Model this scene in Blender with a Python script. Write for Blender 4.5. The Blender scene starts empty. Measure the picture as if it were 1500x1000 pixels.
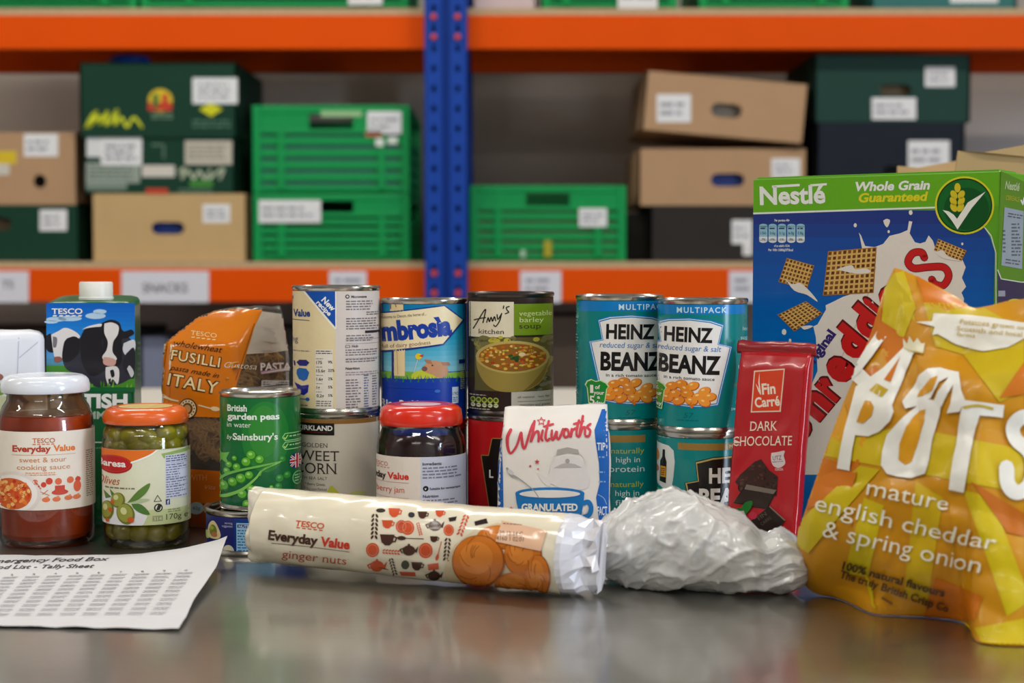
import bpy, bmesh, math, random
import numpy as np
from mathutils import Vector, Matrix, noise
from mathutils.geometry import tessellate_polygon

# ------------------------------------------------------------------ camera, world, light, exposure
SC = bpy.context.scene
COL = SC.collection
F, HC, YH = 2350.0, 0.238, 385.0          # focal length in pixels (1500 wide), eye height over the table, horizon row
PITCH = math.atan((500 - YH) / F)
CP, SP = math.cos(PITCH), math.sin(PITCH)
cam_d = bpy.data.cameras.new('camera'); cam = bpy.data.objects.new('camera', cam_d); COL.objects.link(cam)
cam_d.sensor_width = 36.0; cam_d.lens = F * 36.0 / 1500.0
cam.location = (0, 0, HC); cam.rotation_euler = (math.pi / 2 - PITCH, 0, 0)
cam_d.clip_start = 0.02; cam_d.clip_end = 60
cam_d.dof.use_dof = True; cam_d.dof.focus_distance = 1.31; cam_d.dof.aperture_fstop = 6.3
SC.camera = cam
w = bpy.data.worlds.new('world'); SC.world = w; w.use_nodes = True
w.node_tree.nodes['Background'].inputs[0].default_value = (0.85, 0.9, 1.0, 1)
w.node_tree.nodes['Background'].inputs[1].default_value = 0.35
SC.view_settings.view_transform = 'Standard'; SC.view_settings.look = 'None'
SC.view_settings.gamma = 1.0; SC.view_settings.use_curve_mapping = False
SC.view_settings.exposure = -0.02

def area(name, loc, rot, sx, sy, power, col):
    l = bpy.data.lights.new(name, 'AREA'); l.shape = 'RECTANGLE'; l.size = sx; l.size_y = sy
    l.energy = power; l.color = col
    o = bpy.data.objects.new(name, l); COL.objects.link(o); o.location = loc; o.rotation_euler = rot
    return o
LAMPS = [(-0.75, 0.15), (-0.75, 2.75), (1.55, 2.75), (-3.0, 2.75), (1.9, 0.15), (-3.2, 0.15), (-0.75, -2.0), (1.9, -2.0)]
ZC = 2.35                                    # ceiling height over the table top
LAMP_P = 26.0
for (lx, ly) in LAMPS:
    area('fluorescent_light', (lx, ly, ZC - 0.20), (0, 0, 0), 1.45, 0.16, LAMP_P, (1.0, 0.95, 0.87))
area('window_daylight', (4.1, -1.25, 0.75), (0, math.radians(90), 0), 1.6, 0.9, 110.0, (0.66, 0.80, 1.0))

# ------------------------------------------------------------------ pixel helpers
def ray(px, py):
    px = np.asarray(px, float); py = np.asarray(py, float)
    x = (px - 750) / F; v = -(py - 500) / F
    x, v = np.broadcast_arrays(x, v)
    return np.stack([x, CP + SP * v, -SP + CP * v], -1)
def at(px, py, D):                           # point on the pixel's ray at depth D (world y)
    d = ray(px, py); t = np.asarray(D) / d[..., 1]
    p = d * t[..., None]; p[..., 2] += HC
    return p
def ground(px, py, z=0.0):
    d = ray(px, py); t = (z - HC) / d[..., 2]
    p = d * t[..., None]; p[..., 2] += HC
    return p
def proj(P):
    P = np.asarray(P, float)
    x = P[..., 0]; y = P[..., 1]; z = P[..., 2] - HC
    fw = CP * y - SP * z; up = SP * y + CP * z
    return np.stack([750 + F * x / fw, 500 - F * up / fw], -1)

# ------------------------------------------------------------------ materials
def lin(c):
    return tuple((((v / 255.0) / 12.92) if v <= 10 else (((v / 255.0) + 0.055) / 1.055) ** 2.4) for v in c)
MATS = {}
def nt(name):
    m = bpy.data.materials.new(name); m.use_nodes = True
    n = m.node_tree.nodes; return m, n, m.node_tree.links, n['Principled BSDF']
def mat(name, col, rough=0.5, metal=0.0, var=0.06, scale=40.0, bump=0.0, bscale=200.0, spec=0.5, coat=0.0, stretch=None, sss=0.0):
    if name in MATS: return MATS[name]
    m, n, l, b = nt(name)
    tc = n.new('ShaderNodeTexCoord'); mp = n.new('ShaderNodeMapping'); l.new(tc.outputs['Object'], mp.inputs[0])
    if stretch: mp.inputs['Scale'].default_value = stretch
    tx = n.new('ShaderNodeTexNoise'); tx.inputs['Scale'].default_value = scale; tx.inputs['Detail'].default_value = 4
    l.new(mp.outputs[0], tx.inputs['Vector'])
    c = lin(col)
    mx = n.new('ShaderNodeMix'); mx.data_type = 'RGBA'
    mx.inputs['A'].default_value = tuple(v * (1 - var) for v in c) + (1,)
    mx.inputs['B'].default_value = tuple(min(1, v * (1 + var)) for v in c) + (1,)
    l.new(tx.outputs['Fac'], mx.inputs['Factor']); l.new(mx.outputs['Result'], b.inputs['Base Color'])
    b.inputs['Roughness'].default_value = rough; b.inputs['Metallic'].default_value = metal
    b.inputs['Specular IOR Level'].default_value = spec; b.inputs['Coat Weight'].default_value = coat
    if sss:
        b.inputs['Subsurface Weight'].default_value = sss; b.inputs['Subsurface Radius'].default_value = (1, .6, .3); b.inputs['Subsurface Scale'].default_value = 0.006
    if bump:
        t2 = n.new('ShaderNodeTexNoise'); t2.inputs['Scale'].default_value = bscale; t2.inputs['Detail'].default_value = 3
        l.new(mp.outputs[0], t2.inputs['Vector'])
        bp = n.new('ShaderNodeBump'); bp.inputs['Strength'].default_value = bump; bp.inputs['Distance'].default_value = 0.001
        l.new(t2.outputs['Fac'], bp.inputs['Height']); l.new(bp.outputs[0], b.inputs['Normal'])
    MATS[name] = m; return m
def print_mat(name, rough=0.45, coat=0.0, var=0.05, vscale=300.0, bump=0.0, bscale=60.0, spec=0.3):
    """printed ink: the colour comes from the print's own colour attribute, with fine grain on top"""
    if name in MATS: return MATS[name]
    m, n, l, b = nt(name)
    a = n.new('ShaderNodeAttribute'); a.attribute_name = 'Col'
    tc = n.new('ShaderNodeTexCoord'); tx = n.new('ShaderNodeTexNoise'); tx.inputs['Scale'].default_value = vscale
    l.new(tc.outputs['Object'], tx.inputs['Vector'])
    mr = n.new('ShaderNodeMapRange'); mr.inputs['To Min'].default_value = 1 - var; mr.inputs['To Max'].default_value = 1 + var
    l.new(tx.outputs['Fac'], mr.inputs['Value'])
    mu = n.new('ShaderNodeVectorMath'); mu.operation = 'SCALE'
    l.new(a.outputs['Color'], mu.inputs[0]); l.new(mr.outputs[0], mu.inputs['Scale']); l.new(mu.outputs[0], b.inputs['Base Color'])
    b.inputs['Roughness'].default_value = rough; b.inputs['Coat Weight'].default_value = coat
    b.inputs['Specular IOR Level'].default_value = spec; b.inputs['Coat Roughness'].default_value = 0.12
    if bump:
        t2 = n.new('ShaderNodeTexNoise'); t2.inputs['Scale'].default_value = bscale; t2.inputs['Detail'].default_value = 3
        l.new(tc.outputs['Object'], t2.inputs['Vector'])
        bp = n.new('ShaderNodeBump'); bp.inputs['Strength'].default_value = bump; bp.inputs['Distance'].default_value = 0.002
        l.new(t2.outputs['Fac'], bp.inputs['Height']); l.new(bp.outputs[0], b.inputs['Normal'])
    MATS[name] = m; return m
def film_mat(name, tint=(1, 1, 1), gloss=0.05, amount=0.12, haze=0.0, hcol=(0.9, 0.9, 0.9)):
    """clear glass or film: see-through, with a mirror-like sheen growing to grazing angles, and a little haze"""
    if name in MATS: return MATS[name]
    m = bpy.data.materials.new(name); m.use_nodes = True; n = m.node_tree.nodes; l = m.node_tree.links
    for x in list(n): n.remove(x)
    out = n.new('ShaderNodeOutputMaterial'); tr = n.new('ShaderNodeBsdfTransparent'); tr.inputs[0].default_value = tint + (1,)
    gl = n.new('ShaderNodeBsdfGlossy'); gl.inputs['Roughness'].default_value = gloss
    df = n.new('ShaderNodeBsdfDiffuse'); df.inputs[0].default_value = hcol + (1,)
    fr = n.new('ShaderNodeFresnel'); fr.inputs[0].default_value = 1.45
    ad = n.new('ShaderNodeMath'); ad.operation = 'MULTIPLY_ADD'; ad.inputs[1].default_value = 0.9; ad.inputs[2].default_value = amount
    l.new(fr.outputs[0], ad.inputs[0]); ad.use_clamp = True
    m1 = n.new('ShaderNodeMixShader'); m1.inputs[0].default_value = haze
    l.new(tr.outputs[0], m1.inputs[1]); l.new(df.outputs[0], m1.inputs[2])
    m2 = n.new('ShaderNodeMixShader'); l.new(ad.outputs[0], m2.inputs[0]); l.new(m1.outputs[0], m2.inputs[1]); l.new(gl.outputs[0], m2.inputs[2])
    l.new(m2.outputs[0], out.inputs[0]); MATS[name] = m; return m

# ------------------------------------------------------------------ objects
def thing(name, label, cat, loc=(0, 0, 0), group=None):
    o = bpy.data.objects.new(name, None); o.empty_display_size = 0.02; COL.objects.link(o); o.location = loc
    o['label'] = label; o['category'] = cat
    if group: o['group'] = group
    return o
def tag(o, label, cat, group=None):
    o['label'] = label; o['category'] = cat
    if group: o['group'] = group
    return o
def link(name, me, m, parent=None, smooth=False):
    if m is not None and not me.materials: me.materials.append(m)
    o = bpy.data.objects.new(name, me); COL.objects.link(o)
    if smooth: me.shade_smooth() if hasattr(me, 'shade_smooth') else me.polygons.foreach_set('use_smooth', [True] * len(me.polygons))
    if parent is not None:
        o.parent = parent
        mi = Matrix.Identity(4); q = parent
        while q is not None: mi = Matrix.Translation(-q.location) @ mi; q = q.parent
        # all parents are unrotated empties or meshes at their own location
        o.location = mi.translation
    return o
def mesh(name, V, Fs, m, parent=None, smooth=False):
    me = bpy.data.meshes.new(name); me.from_pydata([tuple(map(float, v)) for v in V], [], [tuple(map(int, f)) for f in Fs]); me.update()
    return link(name, me, m, parent, smooth)
def bmobj(name, bm, m, parent=None, smooth=False, sharp=None):
    me = bpy.data.meshes.new(name); bm.normal_update(); bm.to_mesh(me); bm.free()
    o = link(name, me, m, parent, smooth)
    if smooth and sharp: 
        try: me.set_sharp_from_angle(angle=math.radians(sharp))
        except Exception: pass
    return o
def box(bm, x0, x1, y0, y1, z0, z1, bevel=0.0, M=None):
    r = bmesh.ops.create_cube(bm, size=1.0)
    vs = r['verts']
    for v in vs:
        v.co = Vector(((x0 + x1) / 2 + v.co.x * (x1 - x0), (y0 + y1) / 2 + v.co.y * (y1 - y0), (z0 + z1) / 2 + v.co.z * (z1 - z0)))
    if bevel:
        es = list({e for v in vs for e in v.link_edges})
        g = bmesh.ops.bevel(bm, geom=es, offset=bevel, segments=2, affect='EDGES', profile=0.5)
        vs = list({v for f in g['faces'] for v in f.verts} | {v for v in vs if v.is_valid})
    if M is not None:
        for v in vs: v.co = M @ v.co
    return vs
def boxobj(name, x0, x1, y0, y1, z0, z1, m, parent=None, bevel=0.0, M=None):
    bm = bmesh.new(); box(bm, x0, x1, y0, y1, z0, z1, bevel, M); return bmobj(name, bm, m, parent)
def lathe(name, prof, c, m, parent=None, n=64, smooth=True, sharp=40, closed=False, caps=True):
    """prof: (radius, z) from bottom to top; c = (x, y)"""
    V, Fs = [], []
    for (r, z) in prof:
        for k in range(n):
            a = 2 * math.pi * k / n; V.append((c[0] + r * math.cos(a), c[1] + r * math.sin(a), z))
    q = len(prof)
    for i in range(q - 1):
        for k in range(n):
            k2 = (k + 1) % n; Fs.append((i * n + k, i * n + k2, (i + 1) * n + k2, (i + 1) * n + k))
    if prof[0][0] > 1e-6 and not closed and caps: Fs.append(tuple(range(n - 1, -1, -1)))
    if prof[-1][0] > 1e-6 and not closed and caps: Fs.append(tuple((q - 1) * n + k for k in range(n)))
    if closed:
        for k in range(n):
            k2 = (k + 1) % n; Fs.append(((q - 1) * n + k, (q - 1) * n + k2, k2, k))
    bm = bmesh.new(); vs = [bm.verts.new(v) for v in V]
    for f in Fs:
        try: bm.faces.new([vs[i] for i in f])
        except ValueError: pass
    bmesh.ops.remove_doubles(bm, verts=bm.verts, dist=1e-6); bmesh.ops.recalc_face_normals(bm, faces=bm.faces)
    return bmobj(name, bm, m, parent, smooth, sharp)

# ------------------------------------------------------------------ printed designs
_TC = {}
def text_mesh(s, bold=0.0, shear=0.0, serif=0.0, space=1.0):
    key = (s, bold, shear, serif, space)
    if key in _TC: return _TC[key]
    cu = bpy.data.curves.new('t', 'FONT'); cu.body = s; cu.size = 1.0; cu.offset = bold; cu.shear = shear
    cu.space_character = space; cu.resolution_u = 3; cu.dimensions = '2D'; cu.fill_mode = 'BOTH'
    o = bpy.data.objects.new('t', cu); me = o.to_mesh()
    me.calc_loop_triangles()
    n = len(me.vertices); co = np.zeros(n * 3); me.vertices.foreach_get('co', co); co = co.reshape(-1, 3)[:, :2].copy()
    t = np.zeros(len(me.loop_triangles) * 3, int); me.loop_triangles.foreach_get('vertices', t); t = t.reshape(-1, 3)
    tris = co[t] if n else np.zeros((0, 3, 2))
    if serif and len(tris):
        cnt = {}
        for tr in t:
            for a, b in ((0, 1), (1, 2), (2, 0)):
                k = (min(tr[a], tr[b]), max(tr[a], tr[b])); cnt[k] = cnt.get(k, 0) + 1
        ex = []
        cap = max(co[:, 1]); xh = 0.52
        for (a, b), c in cnt.items():
            ya, yb = co[a, 1], co[b, 1]
            if c == 1 and abs(ya - yb) < 0.004:
                x0, x1 = sorted((co[a, 0], co[b, 0]))
                if 0.02 < x1 - x0 < 0.3:
                    for lev in (-bold, 0.0, 0.73, cap, xh, xh + bold):
                        if abs(ya - lev) < 0.03:
                            h = serif * 0.45; y0 = ya if lev <= 0 else ya - h
                            q = [(x0 - serif, y0), (x1 + serif, y0), (x1 + serif, y0 + h), (x0 - serif, y0 + h)]
                            ex += [[q[0], q[1], q[2]], [q[0], q[2], q[3]]]; break
        if ex: tris = np.concatenate([tris, np.array(ex)])
    o.to_mesh_clear(); bpy.data.objects.remove(o); bpy.data.curves.remove(cu)
    _TC[key] = tris; return tris
def smooth_line(pts, n=6):
    p = np.array(pts, float); 
    if len(p) < 3: return p
    P = np.vstack([2 * p[0] - p[1], p, 2 * p[-1] - p[-2]]); out = []
    for i in range(1, len(P) - 2):
        for k in range(n):
            t = k / n
            out.append(0.5 * ((2 * P[i]) + (-P[i-1] + P[i+1]) * t + (2*P[i-1] - 5*P[i] + 4*P[i+1] - P[i+2]) * t*t + (-P[i-1] + 3*P[i] - 3*P[i+1] + P[i+2]) * t**3))
    out.append(p[-1]); return np.array(out)
class Canvas:
    """flat print, laid out in photograph pixels (y down) and later laid onto the surface of a thing"""
    def __init__(s): s.T, s.C, s.L = [], [], []
    def add(s, tris, col, layer):
        tris = np.asarray(tris, float)
        if not len(tris): return
        s.T.append(tris); s.C.append(np.tile(np.array(lin(col) + (1.0,)), (len(tris), 1))); s.L.append(np.full(len(tris), float(layer)))
    def poly(s, pts, col, layer=1, smooth=0):
        if smooth: pts = smooth_line(list(pts) + [pts[0]], smooth)[:-1]
        v = [Vector((float(p[0]), float(p[1]), 0)) for p in pts]
        P = np.array([(p.x, p.y) for p in v]); t = tessellate_polygon([v])
        if t: s.add(P[np.array(t)], col, layer)
    def rect(s, x0, y0, x1, y1, col, layer=1): s.add([[(x0, y0), (x1, y0), (x1, y1)], [(x0, y0), (x1, y1), (x0, y1)]], col, layer)
    def ell(s, cx, cy, rx, ry, col, layer=1, n=20, rot=0.0):
        a = np.linspace(0, 2 * math.pi, n + 1); c, d = math.cos(math.radians(rot)), math.sin(math.radians(rot))
        x = rx * np.cos(a); y = ry * np.sin(a); P = np.stack([cx + c * x - d * y, cy + d * x + c * y], 1)
        s.add([[(cx, cy), P[i], P[i + 1]] for i in range(n)], col, layer)
    def line(s, pts, wd, col, layer=1, smooth=0, closed=False):
        p = np.array(pts, float)
        if closed: p = np.vstack([p, p[:1]])
        if smooth: 
            q = smooth_line(p, smooth)
            if np.ndim(wd): wd = np.interp(np.linspace(0, 1, len(q)), np.linspace(0, 1, len(wd)), wd)
            p = q
        W = np.broadcast_to(np.asarray(wd, float), (len(p),)) / 2
        d = np.gradient(p, axis=0) if len(p) > 2 else np.repeat([p[1] - p[0]], 2, 0)
        if smooth == 0 and len(p) > 2:
            for i in range(len(p) - 1):
                s.line([p[i], p[i + 1]], [2 * W[i], 2 * W[i + 1]], col, layer)
                if i: s.ell(p[i][0], p[i][1], W[i], W[i], col, layer, 8)
            return
        d = d / np.maximum(np.linalg.norm(d, axis=1), 1e-9)[:, None]; nn = np.stack([-d[:, 1], d[:, 0]], 1) * W[:, None]
        a, b = p + nn, p - nn; T = []
        for i in range(len(p) - 1): T += [[a[i], b[i], b[i + 1]], [a[i], b[i + 1], a[i + 1]]]
        s.add(T, col, layer)
        if smooth:
            s.ell(p[0][0], p[0][1], W[0], W[0], col, layer, 8); s.ell(p[-1][0], p[-1][1], W[-1], W[-1], col, layer, 8)
    def text(s, txt, x, y, h, col, layer=2, w=None, bold=0.0, shear=0.0, rot=0.0, align='l', serif=0.0, space=1.0, warp=None, mono=None):
        """baseline at (x, y), capital height h, overall width w (all pixels), rot in degrees clockwise on the picture"""
        t = text_mesh(txt, bold, shear, serif, space).copy()
        if not len(t): return
        sc = h / 0.73
        t[..., 0] -= t[..., 0].min()
        W = t[..., 0].max() * sc
        kx = sc if w is None else sc * w / W
        X = t[..., 0] * kx; Y = -t[..., 1] * sc
        WW = X.max()
        if align == 'c': X = X - WW / 2
        if align == 'r': X = X - WW
        if warp is not None: X, Y = warp(X, Y)
        c, d = math.cos(math.radians(rot)), math.sin(math.radians(rot))
        s.add(np.stack([x + c * X - d * Y, y + d * X + c * Y], -1), col, layer)
    def small(s, x0, y0, x1, y1, pitch, col, layer=2, seed=0, hgt=0.45, fill=0.85, rot=0.0, para=0):
        """lines of text too small to read, word by word"""
        r = random.Random(seed); y = y0; c, d = math.cos(math.radians(rot)), math.sin(math.radians(rot)); k = 0
        while y + pitch * hgt <= y1:
            x = x0; end = x0 + (x1 - x0) * (fill + (1 - fill) * r.random()); k += 1
            if para and k % para == 0: end = x0 + (x1 - x0) * 0.45
            while x < end:
                ww = pitch * (0.5 + 1.6 * r.random()); e = min(x + ww, end)
                q = [(x, y), (e, y), (e, y + pitch * hgt), (x, y + pitch * hgt)]
                q = [(x0 + c * (a - x0) - d * (b - y0), y0 + d * (a - x0) + c * (b - y0)) for a, b in q]
                s.add([[q[0], q[1], q[2]], [q[0], q[2], q[3]]], col, layer); x = e + pitch * 0.35
            y += pitch
    def build(s, name, fn, m, parent, maxlen=7.0, step=0.00010):
        T = np.concatenate(s.T); C = np.concatenate(s.C); L = np.concatenate(s.L)
        for _ in range(14):
            e = np.linalg.norm(T[:, [1, 2, 0]] - T, axis=2); k = e.argmax(1); big = e.max(1) > maxlen
            if not big.any(): break
            B = T[big]; kb = k[big]; i = np.arange(len(B)); a = B[i, kb]; b = B[i, (kb + 1) % 3]; c = B[i, (kb + 2) % 3]; mid = (a + b) / 2
            T = np.concatenate([T[~big], np.stack([a, mid, c], 1), np.stack([mid, b, c], 1)])
            C = np.concatenate([C[~big], C[big], C[big]]); L = np.concatenate([L[~big], L[big], L[big]])
        P = T.reshape(-1, 2); pos, nor = fn(P[:, 0], P[:, 1])
        pos = pos + nor * (0.00012 + np.repeat(L, 3) * step)[:, None]
        # faces must look outwards
        tri = pos.reshape(-1, 3, 3); fnr = np.cross(tri[:, 1] - tri[:, 0], tri[:, 2] - tri[:, 0])
        flip = (fnr * nor.reshape(-1, 3, 3)[:, 0]).sum(1) < 0
        idx = np.arange(len(P)).reshape(-1, 3); idx[flip] = idx[flip][:, [0, 2, 1]]
        ok = np.linalg.norm(fnr, axis=1) > 1e-13; idx = idx[ok]; CC = C[ok]
        me = bpy.data.meshes.new(name); n = len(idx)
        V = pos[idx.reshape(-1)]; N = nor[idx.reshape(-1)]
        me.vertices.add(3 * n); me.vertices.foreach_set('co', V.reshape(-1)); me.loops.add(3 * n); me.loops.foreach_set('vertex_index', np.arange(3 * n))
        me.polygons.add(n); me.polygons.foreach_set('loop_start', np.arange(n) * 3); me.polygons.foreach_set('loop_total', np.full(n, 3))
        at_ = me.attributes.new('Col', 'FLOAT_COLOR', 'CORNER'); at_.data.foreach_set('color', np.repeat(CC, 3, 0).reshape(-1))
        me.polygons.foreach_set('use_smooth', [True] * n); me.update(calc_edges=True); me.validate()
        if len(me.loops) == 3 * n: me.normals_split_custom_set(N.tolist())
        return link(name, me, m, parent)

# ------------------------------------------------------------------ surfaces that take print
def on_cyl(cx, cy, r, pxc, zlim=None):
    """upright cylinder; rows are read on its front-most line, columns past the limb carry on round the back"""
    Df = cy - r
    def fn(px, py):
        z = at(np.full(len(py), float(pxc)), py, Df)[:, 2]
        if zlim: z = np.clip(z, *zlim)
        d = ray(px, np.full(len(px), 560.0)); d2 = d[:, :2] / np.linalg.norm(d[:, :2], axis=1)[:, None]
        c = np.array([cx, cy]); b = d2[:, 0] * c[1] - d2[:, 1] * c[0]            # signed offset of the axis from the ray
        q = b / r; qc = np.clip(q, -.97, .97); ph = np.arcsin(qc) + (q - qc) * 2.5
        vd = c / np.linalg.norm(c); vp = np.array([vd[1], -vd[0]])              # away from the eye, and to the right
        nn = -vd[None] * np.cos(ph)[:, None] + vp[None] * np.sin(ph)[:, None]
        p = c + nn * r
        return np.stack([p[:, 0], p[:, 1], z], 1), np.stack([nn[:, 0], nn[:, 1], np.zeros(len(z))], 1)
    return fn
def on_plane(p0, n, zmin=None):
    p0 = np.array(p0, float); n = np.array(n, float); n /= np.linalg.norm(n)
    def fn(px, py):
        d = ray(px, py); o = np.array([0, 0, HC]); t = ((p0 - o) @ n) / (d @ n)
        q = o + d * t[:, None]
        if zmin is not None: q[:, 2] = np.maximum(q[:, 2], zmin)
        return q, np.tile(n, (len(px), 1))
    return fn
from mathutils.bvhtree import BVHTree
def on_mesh(objs, D0, far=None):
    """print laid on built surfaces: each pixel's ray is followed to the surface it meets"""
    V, Ts, Nn = [], [], []
    for o in (objs if isinstance(objs, (list, tuple)) else [objs]):
        me = o.data; me.calc_loop_triangles(); n0 = len(V)
        V += [v.co.copy() for v in me.vertices]; Nn += [v.normal.copy() for v in me.vertices]
        Ts += [tuple(n0 + i for i in t.vertices) for t in me.loop_triangles]
    tree = BVHTree.FromPolygons(V, Ts)
    def fn(px, py):
        d = ray(px, py); q = at(px, py, D0); O = Vector((0, 0, HC)); P = np.zeros((len(px), 3)); N = np.zeros((len(px), 3))
        for i in range(len(px)):
            dv = Vector(d[i]).normalized(); loc, no, k, _ = tree.ray_cast(O, dv)
            if loc is None or (far and loc.y > far): loc, no, k, _ = tree.find_nearest(Vector(q[i]))
            t = Ts[k]; w0 = [1.0 / ((V[j] - loc).length + 1e-5) for j in t]; s_ = sum(w0)
            n = sum((Nn[j] * (w0[m_] / s_) for m_, j in enumerate(t)), Vector())
            n = n.normalized() if n.length > 1e-6 else no
            if n.dot(no) < .2: n = no
            if n.dot(dv) > 0: n = -n
            P[i] = loc; N[i] = n
        return P, N
    return fn
# ------------------------------------------------------------------ the room
ZF = -0.90                                    # floor level; the steel table top is z = 0
def struct(o): o['kind'] = 'structure'; return o
X0, X1, Y0, Y1 = -4.2, 4.2, -3.2, 5.0
m_floor = mat('concrete_floor', (120, 116, 110), 0.55, var=0.18, scale=3.0, bump=0.2)
m_wall = mat('grey_wall_paint', (196, 184, 174), 0.28, var=0.10, scale=1.5, bump=0.05, bscale=12)
m_pale = mat('pale_wall_paint', (158, 156, 150), 0.6, var=0.04, scale=2.0)
m_ceil = mat('ceiling_paint', (205, 203, 198), 0.8, var=0.04, scale=2.0)
struct(boxobj('floor', X0, X1, Y0, Y1, ZF - 0.1, ZF, m_floor))
struct(boxobj('ceiling', X0, X1, Y0, Y1, ZC, ZC + 0.1, m_ceil))
struct(boxobj('wall_back', X0 - .1, X1 + .1, Y1, Y1 + 0.1, ZF, ZC, m_wall))
struct(boxobj('wall_front', X0 - .1, X1 + .1, Y0 - 0.1, Y0, ZF, ZC, m_pale))
struct(boxobj('wall_left', X0 - 0.1, X0, Y0, Y1, ZF, ZC, m_pale))
struct(boxobj('wall_right', X1, X1 + 0.1, Y0, Y1, ZF, ZC, m_pale))
# the window in the right wall that the daylight comes through
m_white_pl = mat('white_frame_plastic', (225, 225, 222), 0.4)
bm = bmesh.new()
for (ya, yb, za, zb) in ((-1.79, -1.70, -.12, 1.62), (-.80, -.71, -.12, 1.62), (-1.79, -.71, -.14, -.05), (-1.79, -.71, 1.55, 1.64)):
    box(bm, X1 - .06, X1, ya, yb, za, zb)
struct(bmobj('window_1', bm, m_white_pl))
# ceiling lamps: housings with tubes, in rows
m_lampwhite = mat('lamp_housing_enamel', (232, 232, 228), 0.45)
m_tube = mat('lamp_tube_glass', (245, 245, 240), 0.3)
for i, (lx, ly) in enumerate(LAMPS):
    t = thing('fluorescent_lamp', 'long white twin tube fluorescent lamp fixed under the ceiling', 'lamp', (lx, ly, ZC), 'ceiling tube lamps')
    bm = bmesh.new(); box(bm, lx - .78, lx + .78, ly - .10, ly + .10, ZC - .09, ZC, 0.01); bmobj('housing', bm, m_lampwhite, t)
    for s in (-1, 1):
        bm = bmesh.new(); bmesh.ops.create_cone(bm, cap_ends=True, segments=14, radius1=.013, radius2=.013, depth=1.45,
            matrix=Matrix.Translation((lx, ly + s * .05, ZC - .12)) @ Matrix.Rotation(math.pi / 2, 4, 'Y'))
        bmobj('tube', bm, m_tube, t, True, 40)

# ------------------------------------------------------------------ the tables
def steel():
    """worn brushed steel: broad soft sheen under a thin, clearer polish"""
    m, n, l, b = nt('brushed_steel')
    tc = n.new('ShaderNodeTexCoord'); mp = n.new('ShaderNodeMapping'); mp.inputs['Scale'].default_value = (1.5, 60, 60)
    l.new(tc.outputs['Object'], mp.inputs[0])
    tx = n.new('ShaderNodeTexNoise'); tx.inputs['Scale'].default_value = 9; tx.inputs['Detail'].default_value = 5; l.new(mp.outputs[0], tx.inputs['Vector'])
    t2 = n.new('ShaderNodeTexNoise'); t2.inputs['Scale'].default_value = 7; t2.inputs['Detail'].default_value = 6; l.new(tc.outputs['Object'], t2.inputs['Vector'])
    r = n.new('ShaderNodeMapRange'); r.inputs['To Min'].default_value = 0.30; r.inputs['To Max'].default_value = 0.44
    l.new(t2.outputs['Fac'], r.inputs['Value']); l.new(r.outputs[0], b.inputs['Roughness'])
    c = n.new('ShaderNodeMix'); c.data_type = 'RGBA'; c.inputs['A'].default_value = lin((140, 137, 130)) + (1,); c.inputs['B'].default_value = lin((168, 165, 157)) + (1,)
    l.new(tx.outputs['Fac'], c.inputs['Factor']); l.new(c.outputs['Result'], b.inputs['Base Color'])
    b.inputs['Metallic'].default_value = 1.0
    b.inputs['Coat Weight'].default_value = 0.8; b.inputs['Coat IOR'].default_value = 1.4
    r2 = n.new('ShaderNodeMapRange'); r2.inputs['To Min'].default_value = 0.07; r2.inputs['To Max'].default_value = 0.16
    l.new(t2.outputs['Fac'], r2.inputs['Value']); l.new(r2.outputs[0], b.inputs['Coat Roughness'])
    bp = n.new('ShaderNodeBump'); bp.inputs['Strength'].default_value = 0.06; bp.inputs['Distance'].default_value = 0.0004
    l.new(tx.outputs['Fac'], bp.inputs['Height']); l.new(bp.outputs[0], b.inputs['Normal']); l.new(bp.outputs[0], b.inputs['Coat Normal'])
    return m
m_steel = steel()
m_leg = mat('table_leg_steel', (150, 150, 148), 0.35, metal=1.0)
def table(name, label, x0, x1, y0, y1, zt, thick, m_top, shelf=True):
    t = thing(name, label, 'table', ((x0 + x1) / 2, (y0 + y1) / 2, ZF))
    boxobj('tabletop', x0, x1, y0, y1, zt - thick, zt, m_top, t, 0.004)
    for (lx, ly) in ((x0 + .06, y0 + .06), (x1 - .06, y0 + .06), (x0 + .06, y1 - .06), (x1 - .06, y1 - .06)):
        lathe('leg', [(.02, ZF), (.02, zt - thick)], (lx, ly), m_leg, t, 16)
    if shelf: boxobj('undershelf', x0 + .05, x1 - .05, y0 + .05, y1 - .05, ZF + .22, ZF + .24, m_leg, t, 0.003)
    return t
table('steel_table', 'brushed stainless steel preparation table covered with groceries', -1.25, 1.25, 0.5, 2.0, 0.0, 0.04, m_steel)
table('packing_table', 'pale grey topped packing table behind the steel table', -1.6, 1.4, 2.06, 3.05, 0.0, 0.03, mat('pale_laminate', (206, 202, 194), 0.5))

# ------------------------------------------------------------------ the racking
DS = 4.1
def B(px, py, D=DS): return at(px, py, D)
def bx(px, D=DS): return float(B(px, 385, D)[0])
def bz(py, D=DS): return float(B(750, py, D)[2])
m_orange = mat('orange_beam_paint', (226, 80, 0), 0.5, var=0.05, scale=6, spec=.1)
m_blue = mat('blue_upright_paint', (6, 62, 158), 0.5, var=0.06, scale=8, spec=.25)
m_chip = mat('chipboard', (186, 160, 122), 0.8, var=0.2, scale=120, bump=0.2)
m_dark = mat('gap_shade', (14, 12, 12), 0.8)  # near-black fill painted as the shade inside carton hand holes
rack = thing('pallet_racking', 'blue and orange warehouse racking with chipboard shelves', 'shelf', (0, DS, ZF))
ZU, ZL, ZB = bz(22), bz(393), bz(393) - 0.66      # top of the beams on three levels
BH = bz(22) - bz(72)
PX = [-0.166 - 2.4, -0.166, -0.166 + 2.4]
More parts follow.
